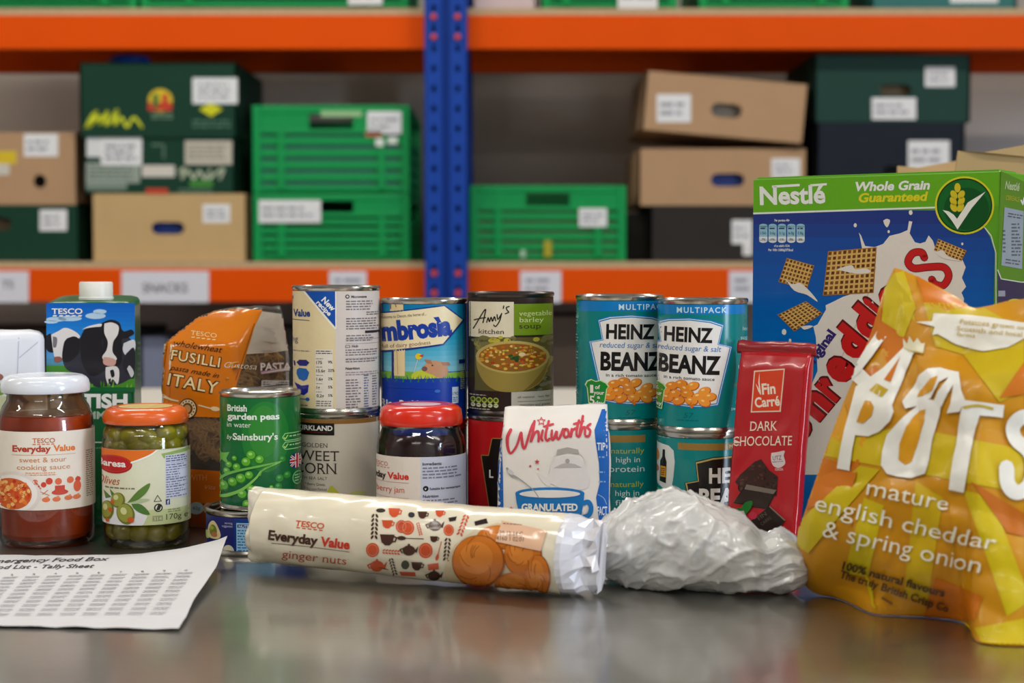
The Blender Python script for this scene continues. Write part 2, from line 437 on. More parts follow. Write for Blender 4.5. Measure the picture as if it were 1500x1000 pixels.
for zb in (ZU, ZL, ZB):
    for i in range(2):
        xa, xb = PX[i] + .05, PX[i + 1] - .05
        for (ya, yb) in ((DS, DS + .045), (DS + .49, DS + .535)):
            bm = bmesh.new(); box(bm, xa, xb, ya, yb, zb - BH, zb, 0.003)
            # rolled step along the top of the beam
            bmobj('shelf_beam', bm, m_orange, rack)
        boxobj('shelf_board', xa - .045, xb + .045, DS + .004, DS + .53, zb, zb + .018, m_chip, rack)
def upright(xc, yf, n0, n1):
    """perforated open-section post: two hole strips with a rib between, returns and dark inside"""
    g = thing_part = bmesh.new()
    hw = .052; z0, z1 = ZF, 2.1
    pitch = .05
    nz = int((z1 - z0) / pitch)
    for sgn in (-1, 1):
        xa, xb = sorted((xc + sgn * .008, xc + sgn * hw)); xm = (xa + xb) / 2
        for k in range(nz):
            za, zb = z0 + k * pitch, z0 + (k + 1) * pitch; zm = (za + zb) / 2
            ring = []
            outer = [(xa, za), (xm, za), (xb, za), (xb, zm), (xb, zb), (xm, zb), (xa, zb), (xa, zm)]
            inner = [(xm - .005, zm - .005), (xm, zm - .010), (xm + .005, zm - .005), (xm + .0065, zm + .001), (xm + .005, zm + .006), (xm, zm + .008), (xm - .005, zm + .006), (xm - .0065, zm + .001)]
            vo = [g.verts.new((x, yf, z)) for x, z in outer]; vi = [g.verts.new((x, yf, z)) for x, z in inner]
            vd = [g.verts.new((x, yf + .003, z)) for x, z in inner]
            for j in range(8):
                j2 = (j + 1) % 8
                g.faces.new((vo[j], vo[j2], vi[j2], vi[j])); g.faces.new((vi[j], vi[j2], vd[j2], vd[j]))
    box(g, xc - .009, xc + .009, yf + .012, yf + .016, z0, z1)
    for sgn in (-1, 1):
        box(g, xc + sgn * .0085 - .0012, xc + sgn * .0085 + .0012, yf, yf + .014, z0, z1)
        box(g, xc + sgn * hw - .0015, xc + sgn * hw + .0015, yf, yf + .07, z0, z1)
    bmesh.ops.remove_doubles(g, verts=g.verts, dist=1e-5)
    up = bmobj('upright_post', g, m_blue, rack)
    boxobj('inner_channel', xc - hw + .002, xc + hw - .002, yf + .05, yf + .055, z0, z1, mat('upright_inside_shade', (12, 40, 96), .6), up)  # channel back in darkened blue, the post's inner shade painted in
    boxobj('foot_plate', xc - .07, xc + .07, yf - .03, yf + .09, ZF, ZF + .006, m_blue, up)
    # beam connector pins
    if yf < DS + .1:
        for zb in (ZU, ZL, ZB):
            for sgn in (-1, 1):
                for dz in (-.012, -.062):
                    bm = bmesh.new(); bmesh.ops.create_cone(bm, cap_ends=True, segments=12, radius1=.009, radius2=.007, depth=.012,
                        matrix=Matrix.Translation((xc + sgn * .030, yf - .004, zb + dz)) @ Matrix.Rotation(math.pi / 2, 4, 'X'))
                    bmobj('connector_pin', bm, mat('red_connector_paint', (206, 62, 48), .5), up)
for xc in PX:
    upright(xc, DS - .05, 0, 0); upright(xc, DS + .50, 0, 0)
# ------------------------------------------------------------------ boxes and crates on the racking
m_card = mat('brown_cardboard', (176, 140, 104), 0.75, var=0.07, scale=14, bump=0.05)
m_tan = mat('tan_cardboard', (192, 160, 110), 0.75, var=0.06, scale=14, bump=0.05)
m_gbox = mat('dark_green_cardboard', (14, 58, 42), 0.6, var=0.06, scale=14, spec=.2)
m_gbox2 = mat('bottle_green_cardboard', (26, 62, 54), 0.6, var=0.06, scale=14, spec=.2)
m_nbox = mat('navy_cardboard', (20, 28, 40), 0.6, var=0.06, scale=14, spec=.2)
m_kbox = mat('charcoal_cardboard', (42, 38, 36), 0.6, var=0.06, scale=14, spec=.2)
m_inside = mat('box_inside_card', (120, 98, 74), 0.85)
m_crate = mat('green_crate_plastic', (2, 146, 74), 0.45, var=0.05, scale=10, spec=.25)
m_stick = print_mat('sticker_paper', 0.6)
def faced(px0, px1, py0, py1, D):            # a rectangle of the photograph as a front face at depth D
    return bx(px0, D), bx(px1, D), bz(py1, D), bz(py0, D)
def carton(label, rc, D, dep, m, hole=None, lid=0.0, rot=0.0, fill=None, group=None, name='cardboard_box', zfloor=None, half=None):
    """cardboard carton with real hand hole, thickness and lid seam. rc = pixels x0 x1 y0 y1 of its front"""
    x0, x1, z0, z1 = faced(*rc, D)
    if zfloor is not None: h = z1 - z0; z1 += zfloor - z0; z0 = zfloor
    xc = (x0 + x1) / 2
    t = thing(name, label, 'box', (xc, D, z0), group)
    M = None
    if rot: M = Matrix.Translation((x1 if rot > 0 else x0, 0, z0)) @ Matrix.Rotation(math.radians(rot), 4, 'Y') @ Matrix.Translation((-(x1 if rot > 0 else x0), 0, -z0))
    bm = bmesh.new(); th = .006
    xs = [x0, x1]; zs = [z0, z1]
    if hole:
        hx0, hx1, hz0, hz1 = faced(*hole, D); mx = .012
        outer = [(x0, z0), (x1, z0), (x1, z1), (x0, z1)]
        r = (hz1 - hz0) / 2; inner = []
        for k in range(5):
            a = -math.pi / 2 + math.pi * k / 4; inner.append((hx1 - r + r * math.cos(a), (hz0 + hz1) / 2 + r * math.sin(a)))
        for k in range(5):
            a = math.pi / 2 + math.pi * k / 4; inner.append((hx0 + r + r * math.cos(a), (hz0 + hz1) / 2 + r * math.sin(a)))
        vo = [bm.verts.new((x, D, z)) for x, z in outer]; vi = [bm.verts.new((x, D, z)) for x, z in inner]; vb = [bm.verts.new((x, D + th, z)) for x, z in inner]
        n = 10
        bm.faces.new([vo[0], vo[1], vi[0], vi[9]]); 
        bm.faces.new([vo[1], vo[2], vi[4], vi[3], vi[2], vi[1], vi[0]])
        bm.faces.new([vo[2], vo[3], vi[5], vi[4]])
        bm.faces.new([vo[3], vo[0], vi[9], vi[8], vi[7], vi[6], vi[5]])
        for j in range(n): j2 = (j + 1) % n; bm.faces.new((vi[j], vi[j2], vb[j2], vb[j]))
    else:
        bm.faces.new([bm.verts.new((x, D, z)) for x, z in ((x0, z0), (x1, z0), (x1, z1), (x0, z1))])
    for (xa, xb, ya, yb, za, zb) in ((x0, x0 + th, D, D + dep, z0, z1), (x1 - th, x1, D, D + dep, z0, z1), (x0, x1, D + dep - th, D + dep, z0, z1), (x0, x1, D + .0005, D + dep, z0, z0 + th)):
        box(bm, xa, xb, ya, yb, za, zb)
    if M: bm.transform(M)
    bmobj('carton_body', bm, m, t)
    bm = bmesh.new(); yl = .004
    box(bm, x0 + .002, (x0 + x1) / 2 - .001, D + yl, D + dep - .004, z1 - th, z1 - .001); box(bm, (x0 + x1) / 2 + .001, x1 - .002, D + yl, D + dep - .004, z1 - th, z1 - .001)
    if M: bm.transform(M)
    bmobj('top_flaps', bm, m, t)
    if lid:
        bm = bmesh.new(); zz = z1 - (z1 - z0) * lid; e = .006
        box(bm, x0 - e, x1 + e, D - e, D - .0008, zz, z1 + .004); box(bm, x0 - e, x0 - .0008, D - e, D + dep, zz, z1 + .004); box(bm, x1 + .0008, x1 + e, D - e, D + dep, zz, z1 + .004)
        box(bm, x0 - e, x1 + e, D - e, D + dep, z1 + .0005, z1 + .005)
        if M: bm.transform(M)
        bmobj('lid', bm, m, t)
    if fill:
        boxobj('contents', x0 + .03, x1 - .03, D + .03, D + dep - .03, z0 + .01, z1 - .02, fill, t, M=M)
    t['front'] = D
    return t, M
def stickers(t, D, rcs, seed=1, text=(60, 60, 70), M=None, white=(226, 226, 228)):
    for i, rc in enumerate(rcs):
        c = Canvas(); x0, x1, y0, y1 = rc[:4]
        c.rect(x0, y0, x1, y1, rc[4] if len(rc) > 4 else white, 0)
        if len(rc) <= 5: c.small(x0 + 5, y0 + (y1 - y0) * .3, x1 - 5, y1 - 4, max(5, (y1 - y0) * .3), (150, 150, 160), 1, seed + i, fill=.7)
        c.build('paper_label', on_plane((0, D, 0), (0, -1, 0)), m_stick, t, 60, step=.0006)
ZLT = ZL + .0185
# left: brown carton on a green one
D = DS + .06
g1, _ = carton('dark green carton under the brown carton beside the yellow lettered box', (-110, 118, 300, 382), D, .38, m_gbox, hole=(-12, 18, 318, 338), zfloor=ZLT, fill=m_inside)
stickers(g1, D, [(58, 98, 307, 338)], 3)
zt = ZLT + (bz(300, D) - bz(382, D)) + .001
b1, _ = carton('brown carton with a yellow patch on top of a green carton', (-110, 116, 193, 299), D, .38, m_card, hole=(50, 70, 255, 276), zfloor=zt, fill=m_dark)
stickers(b1, D, [(35, 85, 196, 229), (-20, 24, 221, 240, (214, 184, 40), 0), (-20, 14, 240, 256, (200, 196, 186), 0)], 4)
# tan carton with the lettered green fruit box on top
D = DS + .03
t1, _ = carton('tan carton with a blue glint in its hand hole under the fruit box', (134, 363, 288, 387), D, .40, m_tan, hole=(222, 271, 325, 343), zfloor=ZLT, fill=mat('blue_packets', (22, 60, 150), .5))
stickers(t1, D, [(297, 337, 299, 326)], 5)
zt = ZLT + (bz(288, D) - bz(387, D)) + .001
D2 = D - .001
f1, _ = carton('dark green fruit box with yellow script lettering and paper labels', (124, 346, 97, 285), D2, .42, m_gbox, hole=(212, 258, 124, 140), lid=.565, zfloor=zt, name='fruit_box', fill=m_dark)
Dl = D2 - .0062
c = Canvas()
c.line([(126, 186), (135, 170), (142, 163), (136, 176), (130, 186), (140, 176), (148, 170), (146, 182), (152, 172), (158, 163), (155, 183), (164, 174), (172, 160), (168, 183), (178, 172), (186, 186), (196, 172), (208, 186)], 4, (206, 214, 40), 2, 5)
c.ell(235, 147, 18, 17, (214, 186, 40), 2); c.rect(217, 150, 252, 162, (196, 60, 40), 3); c.rect(224, 138, 232, 158, (60, 110, 50), 4); c.rect(238, 138, 246, 158, (196, 60, 40), 4)
c.poly([(292, 160), (309, 150), (326, 160), (309, 171)], (206, 206, 30), 2)
c.rect(282, 114, 348, 152, (224, 226, 228), 2); c.small(290, 122, 340, 148, 9, (150, 150, 160), 3, 4)
c.small(222, 166, 254, 174, 5, (120, 150, 120), 2, 5); c.small(282, 176, 340, 190, 7, (80, 120, 100), 2, 6)
c.build('printed_design', on_plane((0, Dl, 0), (0, -1, 0)), m_stick, f1, 60, step=.0004)
c = Canvas()
c.rect(127, 197, 170, 230, (214, 216, 218), 2); c.rect(148, 200, 208, 242, (226, 226, 228), 3); c.small(154, 212, 204, 238, 9, (120, 120, 130), 4, 8)
c.rect(126, 238, 205, 268, (150, 160, 150), 2); c.rect(126, 268, 186, 278, (120, 136, 124), 2); c.small(130, 242, 200, 266, 6, (90, 110, 96), 3, 9)
c.rect(271, 206, 340, 241, (190, 184, 170), 2); c.small(276, 212, 336, 238, 6, (140, 130, 120), 3, 10)
c.rect(208, 242, 256, 259, (206, 200, 190), 2); c.rect(214, 276, 246, 284, (196, 66, 40), 2)
c.line([(262, 252), (270, 246), (266, 262), (276, 250), (284, 262), (292, 250), (300, 262), (308, 248), (306, 262), (318, 252), (328, 248), (322, 262)], 4, (176, 186, 160), 2, 4)
c.rect(278, 264, 312, 274, (60, 130, 50), 2); c.small(262, 277, 314, 284, 4, (110, 140, 120), 2, 11)
c.line([(222, 212), (240, 212), (240, 232)], 3, (90, 120, 100), 2)
c.build('printed_design', on_plane((0, D2, 0), (0, -1, 0)), m_stick, f1, 60, step=.0004)
bm = bmesh.new(); bmesh.ops.create_icosphere(bm, subdivisions=3, radius=1)
zt2 = zt + (bz(97, D2) - bz(285, D2)) + .006
for v in bm.verts:
    v.co = Vector((bx(178, D) + v.co.x * .055 * (1 + .25 * noise.noise(v.co * 3)), D + .12 + v.co.y * .05, zt2 + .018 + v.co.z * .018 * (1 + .3 * noise.noise(v.co * 4))))
tag(bmobj('blue_packet', bm, mat('blue_plastic', (24, 72, 176), .35), None, True), 'crumpled blue plastic packet lying on the lettered fruit box', 'packet')

# green folding crates: every slat its own part
def crate(label, rc, D, dep, group=None, zfloor=None, gap=None, hs=5, inside=None):
    x0, x1, z0, z1 = faced(*rc, D)
    if zfloor is not None: z1 += zfloor - z0; z0 = zfloor
    t = thing('plastic_crate', label, 'crate', ((x0 + x1) / 2, D, z0), group)
    H = z1 - z0; W = x1 - x0
    k = .022
    for (xa, ya) in ((x0, D), (x1 - k, D), (x0, D + dep - k), (x1 - k, D + dep - k)): boxobj('corner_post', xa, xa + k, ya, ya + k, z0, z1, m_crate, t, .003)
    for q in (.18, .82): boxobj('rib', x0 + W * q - .009, x0 + W * q + .009, D + .001, D + .012, z0 + .01, z1 - .01, m_crate, t, .002)
    # rim with the hand grip opening in the front
    bm = bmesh.new()
    zr = z1 - H * .10; zg = z1 - H * .27; gx0, gx1 = x0 + W * .36, x0 + W * .64
    box(bm, x0 + k, x1 - k, D, D + .014, zr, z1, .003)
    for (xa, xb) in ((x0 + k, gx0), (gx1, x1 - k)): box(bm, xa, xb, D + .002, D + .012, zg, zr)
    box(bm, x0 + k, x1 - k, D, D + .014, zg - .012, zg, .002)
    box(bm, x0 + k, x1 - k, D + dep - .014, D + dep, zr, z1); box(bm, x0, x0 + .014, D + k, D + dep - k, zr, z1); box(bm, x1 - .014, x1, D + k, D + dep - k, zr, z1)
    bmobj('rim', bm, m_crate, t)
    sl = (zg - .012 - z0) / hs
    for i in range(hs):
        za = z0 + sl * i + .002; zb = z0 + sl * (i + 1) - sl * .22
        boxobj('slat', x0 + k - .002, x1 - k + .002, D + .004, D + .011, za, zb, m_crate, t, .0015)
        boxobj('slat', x1 - .011, x1 - .004, D + k - .002, D + dep - k + .002, za, zb, m_crate, t, .0015)
        boxobj('slat', x0 + .004, x0 + .011, D + k - .002, D + dep - k + .002, za, zb, m_crate, t, .0015)
    boxobj('base', x0 + .004, x1 - .004, D + .004, D + dep - .004, z0 + .0005, z0 + .008, m_crate, t)
    boxobj('back_panel', x0 + k - .002, x1 - k + .002, D + dep - .012, D + dep - .004, z0 + .008, zr, m_crate, t)
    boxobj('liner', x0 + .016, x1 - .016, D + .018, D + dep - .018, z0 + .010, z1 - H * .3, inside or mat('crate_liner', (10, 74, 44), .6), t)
    return t
D = DS + .03
c1 = crate('green slatted plastic crate carrying another crate beside the blue post', (371, 601, 289, 387), D, .5, zfloor=ZLT)
stickers(c1, D - .0002, [(379, 470, 293, 326)], 21)
zc = ZLT + bz(289, D) - bz(387, D) + .001
c2 = crate('upper green plastic crate stacked on another beside the blue post', (371, 601, 158, 288), D, .5, zfloor=zc, inside=mat('grey_blue_packets', (92, 108, 140), .5))
stickers(c2, D - .0002, [(538, 588, 163, 196), (536, 560, 192, 200, (196, 120, 96), 0), (550, 562, 203, 214, (220, 226, 220), 0), (568, 582, 200, 211, (214, 226, 214), 0), (470, 530, 162, 171, (150, 190, 140), 0)], 22)
c3 = crate('single green plastic crate right of the blue post', (688, 917, 277, 388), D, .5, zfloor=ZLT, inside=mat('brown_packets', (120, 96, 72), .6))
stickers(c3, D - .0002, [(848, 889, 305, 332), (797, 808, 352, 376, (170, 160, 40), 0), (762, 770, 366, 377, (160, 200, 170), 0)], 23)

# right of the crate: charcoal, brown and tilted brown carton
D = DS + .05
k1, _ = carton('charcoal carton at the bottom under two brown cartons', (952, 1160, 310, 391), D, .42, m_kbox, zfloor=ZLT, lid=0)
stickers(k1, D, [(1072, 1102, 322, 357), (1088, 1102, 357, 374)], 31)
z1_ = ZLT + bz(310, D) - bz(391, D) + .001
k2, _ = carton('level brown carton between the charcoal carton and the tilted one', (934, 1182, 226, 309), D, .42, m_card, hole=(1040, 1090, 254, 273), zfloor=z1_, fill=mat('blue_packets', (22, 60, 150), .5))
stickers(k2, D, [(1130, 1172, 232, 260)], 32)
z2_ = z1_ + bz(226, D) - bz(309, D) + .012
D2 = D - .02
k3, M3 = carton('brown carton tilted to one side on top of the stack', (937, 1176, 132, 218), D2, .44, m_card, hole=(1036, 1082, 162, 182), zfloor=z2_, rot=5.0, fill=mat('grey_packets', (150, 140, 126), .6))
stickers(k3, D2, [(962, 1012, 138, 179)], 33)
tag(boxobj('dark_box', bx(918, DS + .12), bx(948, DS + .12), DS + .14, DS + .40, ZLT, bz(311, DS + .12), m_kbox, None, .004), 'narrow black box between the green crate and charcoal carton', 'box')
# far right: bottle green on navy
D = DS + .05
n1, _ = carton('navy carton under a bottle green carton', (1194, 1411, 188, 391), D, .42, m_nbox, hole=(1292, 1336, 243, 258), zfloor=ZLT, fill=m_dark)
stickers(n1, D, [(1330, 1391, 206, 248)], 41)
zt = ZLT + bz(188, D) - bz(391, D) + .001
n2, _ = carton('bottle green carton with white labels on a navy carton', (1190, 1418, 88, 187), D, .42, m_gbox2, hole=(1286, 1332, 124, 140), zfloor=zt, fill=mat('brass_tins', (120, 92, 50), .5))
stickers(n2, D, [(1355, 1399, 98, 127), (1277, 1342, 143, 175)], 42)
# the row on the top shelf shows only its lower edge
ZUT = ZU + .0185; D = DS + .03
crate('green crate without a label on the top shelf above the fruit box', (-60, 205, -90, 11), D, .45, zfloor=ZUT)
u1 = crate('green crate with a white label on the top shelf left of the post', (210, 600, -110, 11), D, .45, zfloor=ZUT)
stickers(u1, D - .0002, [(510, 560, -30, 7)], 51)
p1, _ = carton('pale pink carton on the top shelf right of the post', (692, 786, -80, 12), D, .4, mat('pink_cardboard', (206, 184, 184), .7), zfloor=ZUT)
u2 = crate('green crate with a white label on the top shelf right of the post', (794, 990, -100, 12), D, .45, zfloor=ZUT)
stickers(u2, D - .0002, [(905, 963, -40, 12)], 52)
crate('green crate on the top shelf above the tilted brown carton', (1022, 1240, -100, 10), D, .45, zfloor=ZUT)
u4, _ = carton('teal carton with a white label on the top shelf', (1272, 1484, -100, 9), D, .45, mat('teal_cardboard', (10, 100, 96), .5), zfloor=ZUT)
stickers(u4, D, [(1392, 1462, -30, 4)], 54)
# dim cartons on the lowest level, behind the groceries
ZBT = ZB + .0185; D = DS + .08
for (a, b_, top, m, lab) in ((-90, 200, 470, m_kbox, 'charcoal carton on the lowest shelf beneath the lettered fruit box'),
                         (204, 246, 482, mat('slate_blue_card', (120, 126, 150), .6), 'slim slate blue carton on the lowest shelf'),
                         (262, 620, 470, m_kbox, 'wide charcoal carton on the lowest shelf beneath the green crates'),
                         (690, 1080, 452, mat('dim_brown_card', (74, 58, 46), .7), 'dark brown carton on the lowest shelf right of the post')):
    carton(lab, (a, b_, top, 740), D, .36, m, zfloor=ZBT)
# notices on the lower beam
Db = DS - .0012
for k, (a, b_, word, lab) in enumerate(((-70, 42, None, 'white paper notice ending in TS on the lower orange beam'), (178, 306, 'SNACKS', 'white paper notice reading SNACKS on the lower orange beam'),
                         (482, 537, None, 'small white notice on the lower beam below the green crates'), (762, 822, None, 'small white notice on the lower beam below the single crate'), (1068, 1112, None, 'small white notice on the lower beam below the charcoal carton'))):
    c = Canvas(); c.rect(a, 397, b_, 443, (216, 216, 224), 0)
    if word: c.text(word, (a + b_) / 2, 428, 14, (110, 110, 120), 1, w=66, align='c', bold=.02)
    elif k == 0: c.text('TS', 20, 422, 12, (120, 120, 130), 1, align='r', bold=.02)
    else: c.small(a + 8, 408, b_ - 8, 432, 12, (150, 150, 160), 1, 60 + k, fill=.6)
    o = c.build('paper_notice', on_plane((0, Db, 0), (0, -1, 0)), m_stick, None, 60, step=.0005); tag(o, lab, 'notice')
# open cardboard box on the steel table, behind the cereal
Dk = 1.62
xa, xb = float(at(1392, 300, Dk)[0]), float(at(1392, 300, Dk)[0]) + .30
zk = float(at(1400, 262, Dk)[2])
t = thing('open_cardboard_box', 'open brown corrugated box behind the cereal packet', 'box', ((xa + xb) / 2, Dk + .12, 0))
for (nm, a_) in (('front_panel', (xa, xb, Dk, Dk + .005, .0055, zk)), ('back_panel', (xa, xb, Dk + .24, Dk + .245, .0055, zk)), ('side_panel', (xa, xa + .005, Dk + .0052, Dk + .2398, .0055, zk)), ('side_panel', (xb - .005, xb, Dk + .0052, Dk + .2398, .0055, zk)), ('bottom_panel', (xa, xb, Dk, Dk + .245, .0003, .005))):
    boxobj(nm, *a_, m_tan, t)
for (sy, yy) in ((-1, Dk), (1, Dk + .245)):
    bm = bmesh.new(); V = [(xa + .004, yy, zk), (xb, yy, zk), (xb, yy + .012 * sy, zk + .075), (xa + .03, yy + .010 * sy, zk + .026), (xa + .006, yy + .006 * sy, zk + .028)]
    vs = [bm.verts.new(v) for v in V]; f = bm.faces.new(vs); r = bmesh.ops.extrude_face_region(bm, geom=[f]); bmesh.ops.translate(bm, verts=[g for g in r['geom'] if isinstance(g, bmesh.types.BMVert)], vec=(0, .004 * -sy, 0))
    bmesh.ops.recalc_face_normals(bm, faces=bm.faces); bmobj('flap', bm, m_tan, t)
# ------------------------------------------------------------------ tins
m_tinplate = mat('tinplate', (196, 190, 180), 0.22, metal=1.0, var=0.04, scale=60)
P_TIN = print_mat('label_ink_satin', 0.34, var=0.03)
P_LAQ = print_mat('label_ink_gloss', 0.22, coat=0.25, var=0.03)
P_PAP = print_mat('label_ink_paper', 0.55, var=0.03)
P_FILM = print_mat('film_ink_gloss', 0.18, coat=0.3, var=0.03)
def xw(pxc, D): return float(at(pxc, 560, D)[0])
def tin(name, label, pxc, D, dia, z0, h, sleeve, rows=None, canvas=None, ink=None, group=None, rim=None, gap=.0045, cx=None):
    """drawn steel can: seamed rims, beaded lid, printed sleeve"""
    cx = xw(pxc, D) if cx is None else cx; R = dia / 2; r = R - .0011; z1 = z0 + h; c = (cx, D)
    t = thing(name, label, 'tin', (cx, D, z0), group)
    mt = rim or m_tinplate
    lathe('can_body', [(0, z0 + .003), (R - .005, z0 + .003), (R - .0035, z0), (R - .0008, z0), (R, z0 + .0008), (R, z0 + .0028), (r, z0 + .0042),
                       (r, z1 - .0042), (R, z1 - .0028), (R, z1 - .0008), (R - .0008, z1), (R - .0020, z1), (R - .0030, z1 - .0010), (R - .0032, z1 - .0042)], c, mt, t, 72)
    zl = z1 - .0042
    lathe('lid', [(R - .0033, zl), (R - .006, zl), (R - .0075, zl + .0010), (R - .009, zl), (R - .012, zl - .0002), (R - .0135, zl + .0007), (R - .015, zl - .0002), (.001, zl - .0002)], c, mt, t, 72)
    rs = r + .0004
    lb = lathe('label', [(rs, z0 + gap), (rs, z1 - gap)], c, sleeve, t, 96, caps=False)
    if canvas is not None: canvas.build('label_print', on_cyl(cx, D, rs, pxc, (z0 + gap + .0001, z1 - gap - .0001)), ink or P_TIN, lb, 6.0)
    return t
W_ = (238, 238, 234)
def strips(c, x0, x1, stops, n, layer=0):
    ys = np.linspace(stops[0][0], stops[-1][0], n + 1)
    for a, b in zip(ys[:-1], ys[1:]):
        m_ = (a + b) / 2; col = tuple(np.interp(m_, [s[0] for s in stops], [s[1][k] for s in stops]) for k in range(3))
        c.rect(x0, a, x1, b, col, layer)

# --- value range tin with the blue New recipe flash, on the sweetcorn tin
c = Canvas()
c.rect(420, 418, 492, 612, (226, 208, 164), 0); c.rect(492, 418, 566, 612, (216, 206, 198), 0)
c.poly([(446, 423), (492, 423), (492, 479)], (20, 80, 168), 2); c.line([(444, 423), (492, 482)], 2.4, (240, 236, 226), 1); c.line([(492.5, 420), (492.5, 482)], 1.6, (240, 236, 226), 3)
c.text('New', 471.5, 439.5, 8.5, W_, 3, w=23, bold=.03, rot=46, serif=.05); c.text('recipe', 464, 443.5, 7, W_, 3, w=27, bold=.03, rot=46, serif=.05)
c.text('P', 427, 441, 8, (70, 74, 110), 2, w=4.5, bold=.02)
c.text('Value', 431, 463.5, 10.5, (26, 62, 130), 2, w=25, bold=.035); c.line([(428, 468.5), (455, 469.5)], .9, (70, 70, 90), 2)
c.text('ng', 428.5, 501.5, 9.5, (110, 110, 130), 2, w=9.5); c.small(429, 514, 455, 518, 3, (130, 130, 140), 2, 2)
c.poly([(435.5, 532), (440, 528), (450, 527.5), (454.5, 531.5), (450, 536.5), (440, 536.8)], (38, 34, 120), 2)
c.line([(432, 530), (433, 537)], 2.4, (38, 34, 120), 2)
c.poly([(436, 543), (440, 540), (450, 540.5), (454, 546), (451, 556), (446, 559), (439, 556.5), (435.5, 549)], (28, 100, 180), 2)
c.poly([(438, 564), (443, 566), (453.5, 564), (452, 575), (446, 580), (439.5, 578), (437, 571), (432, 562)], (30, 40, 140), 2)
c.ell(451.5, 585.5, 3, 2.6, (28, 100, 180), 2); c.line([(438, 585.5), (450, 585.5)], 1.2, (28, 100, 180), 2); c.small(432, 594, 454, 597, 3, (120, 116, 110), 2, 3)
c.rect(463, 512, 488, 599, (228, 220, 206), 1)
c.small(464, 513.5, 487, 520, 3.2, (90, 86, 84), 2, 5)
for k, (a, b_) in enumerate((('175', '9%'), ('15.6g', '22%'), ('1.6g', '2%'), ('1g', '5%'), ('0.2g', '5%'))):
    y = 533 + k * 12.2; c.text(a, 464.5, y, 4.6, (70, 62, 60), 2, bold=.02); c.text(b_, 481, y - 1, 4, (70, 62, 60), 2, bold=.02); c.small(464, y - 8.2, 474, y - 6, 2.4, (140, 132, 126), 2, k)
c.small(464, 587, 486, 598, 3.2, (110, 104, 100), 2, 6)
c.ell(509, 434.3, 3, 3, (70, 64, 70), 2); c.ell(509, 434.3, 1.6, 1.6, (216, 206, 198), 3); c.text('Microwave', 514.5, 436.3, 3.8, (60, 54, 60), 2, w=22, bold=.03)
c.small(507, 440.5, 548, 455, 3.9, (120, 112, 116), 2, 11); c.small(536, 457, 556, 463, 3.2, (90, 84, 90), 2, 12); c.small(507, 466, 556, 484, 3.7, (110, 102, 108), 2, 13); c.rect(534, 484.8, 556, 488.6, (46, 42, 46), 2)
c.small(507, 491, 548, 502, 3.6, (120, 112, 116), 2, 14); c.text('Hob', 515, 509, 3.8, (70, 64, 70), 2, bold=.03); c.line([(506, 506), (512, 506), (512, 509), (506, 509)], .7, (90, 84, 90), 2, closed=True)
c.small(506, 512, 552, 524, 3.6, (120, 112, 116), 2, 15); c.small(506, 526, 556, 532, 3.2, (100, 94, 100), 2, 16)
for y in (497, 503.5, 525): c.line([(506, y), (556, y)], .5, (130, 124, 128), 2)
c.text('Nutrition', 506, 541.5, 3.8, (60, 54, 60), 2, w=20, bold=.03)
c.small(506, 545, 556, 552, 3.3, (150, 140, 146), 2, 17); c.small(506, 556, 531, 600, 4.0, (120, 112, 118), 2, 18, fill=.6); c.small(532, 550, 539, 598, 3.8, (96, 110, 150), 2, 19); c.small(544, 552, 551, 598, 3.8, (120, 112, 118), 2, 20)
DT = 1.397
EV_t = c
# --- sweetcorn
c = Canvas()
c.rect(425, 612, 562, 621, (146, 104, 50), 0); c.rect(425, 621, 562, 800, (208, 200, 186), 0)
c.rect(428, 620, 489.5, 637.5, (24, 20, 18), 2); c.text('KIRKLAND', 437, 630.5, 7.2, W_, 3, w=50, bold=.03); c.small(440, 632.6, 480, 635.6, 3, (120, 30, 26), 3, 2)
c.text('GOLDEN', 443, 655.5, 6.6, (84, 78, 72), 2, w=37, serif=.06); c.text('SWEET', 429, 675, 15.5, (60, 52, 48), 2, w=67, serif=.06); c.text('CORN', 432, 694, 16.5, (60, 52, 48), 2, w=61, serif=.06)
c.text('WITH SEA SALT', 434, 702.8, 4.4, (110, 104, 98), 2, w=45); c.text('* Extra Grade', 447, 711.5, 4, (110, 104, 98), 2, w=29); c.text('* Vacuum Packed', 446, 718.5, 4, (110, 104, 98), 2, w=32)
c.poly([(478, 721), (484, 711.5), (492, 717), (496, 726), (480, 727)], (190, 190, 70), 2, 4); c.ell(522, 724, 12, 4, (200, 204, 130), 2)
tin('sweetcorn_tin', 'cream sweetcorn tin with a brown top band under the value tin', 493, DT, .0765, 0, .1095, mat('sleeve_cream_grey', (208, 200, 186), .4), canvas=c)
tin('value_range_tin', 'cream food tin with blue New recipe triangle on top of the sweetcorn tin', 493, DT, .0765, .1096, .1090, mat('sleeve_cream', (218, 206, 180), .4), canvas=EV_t)
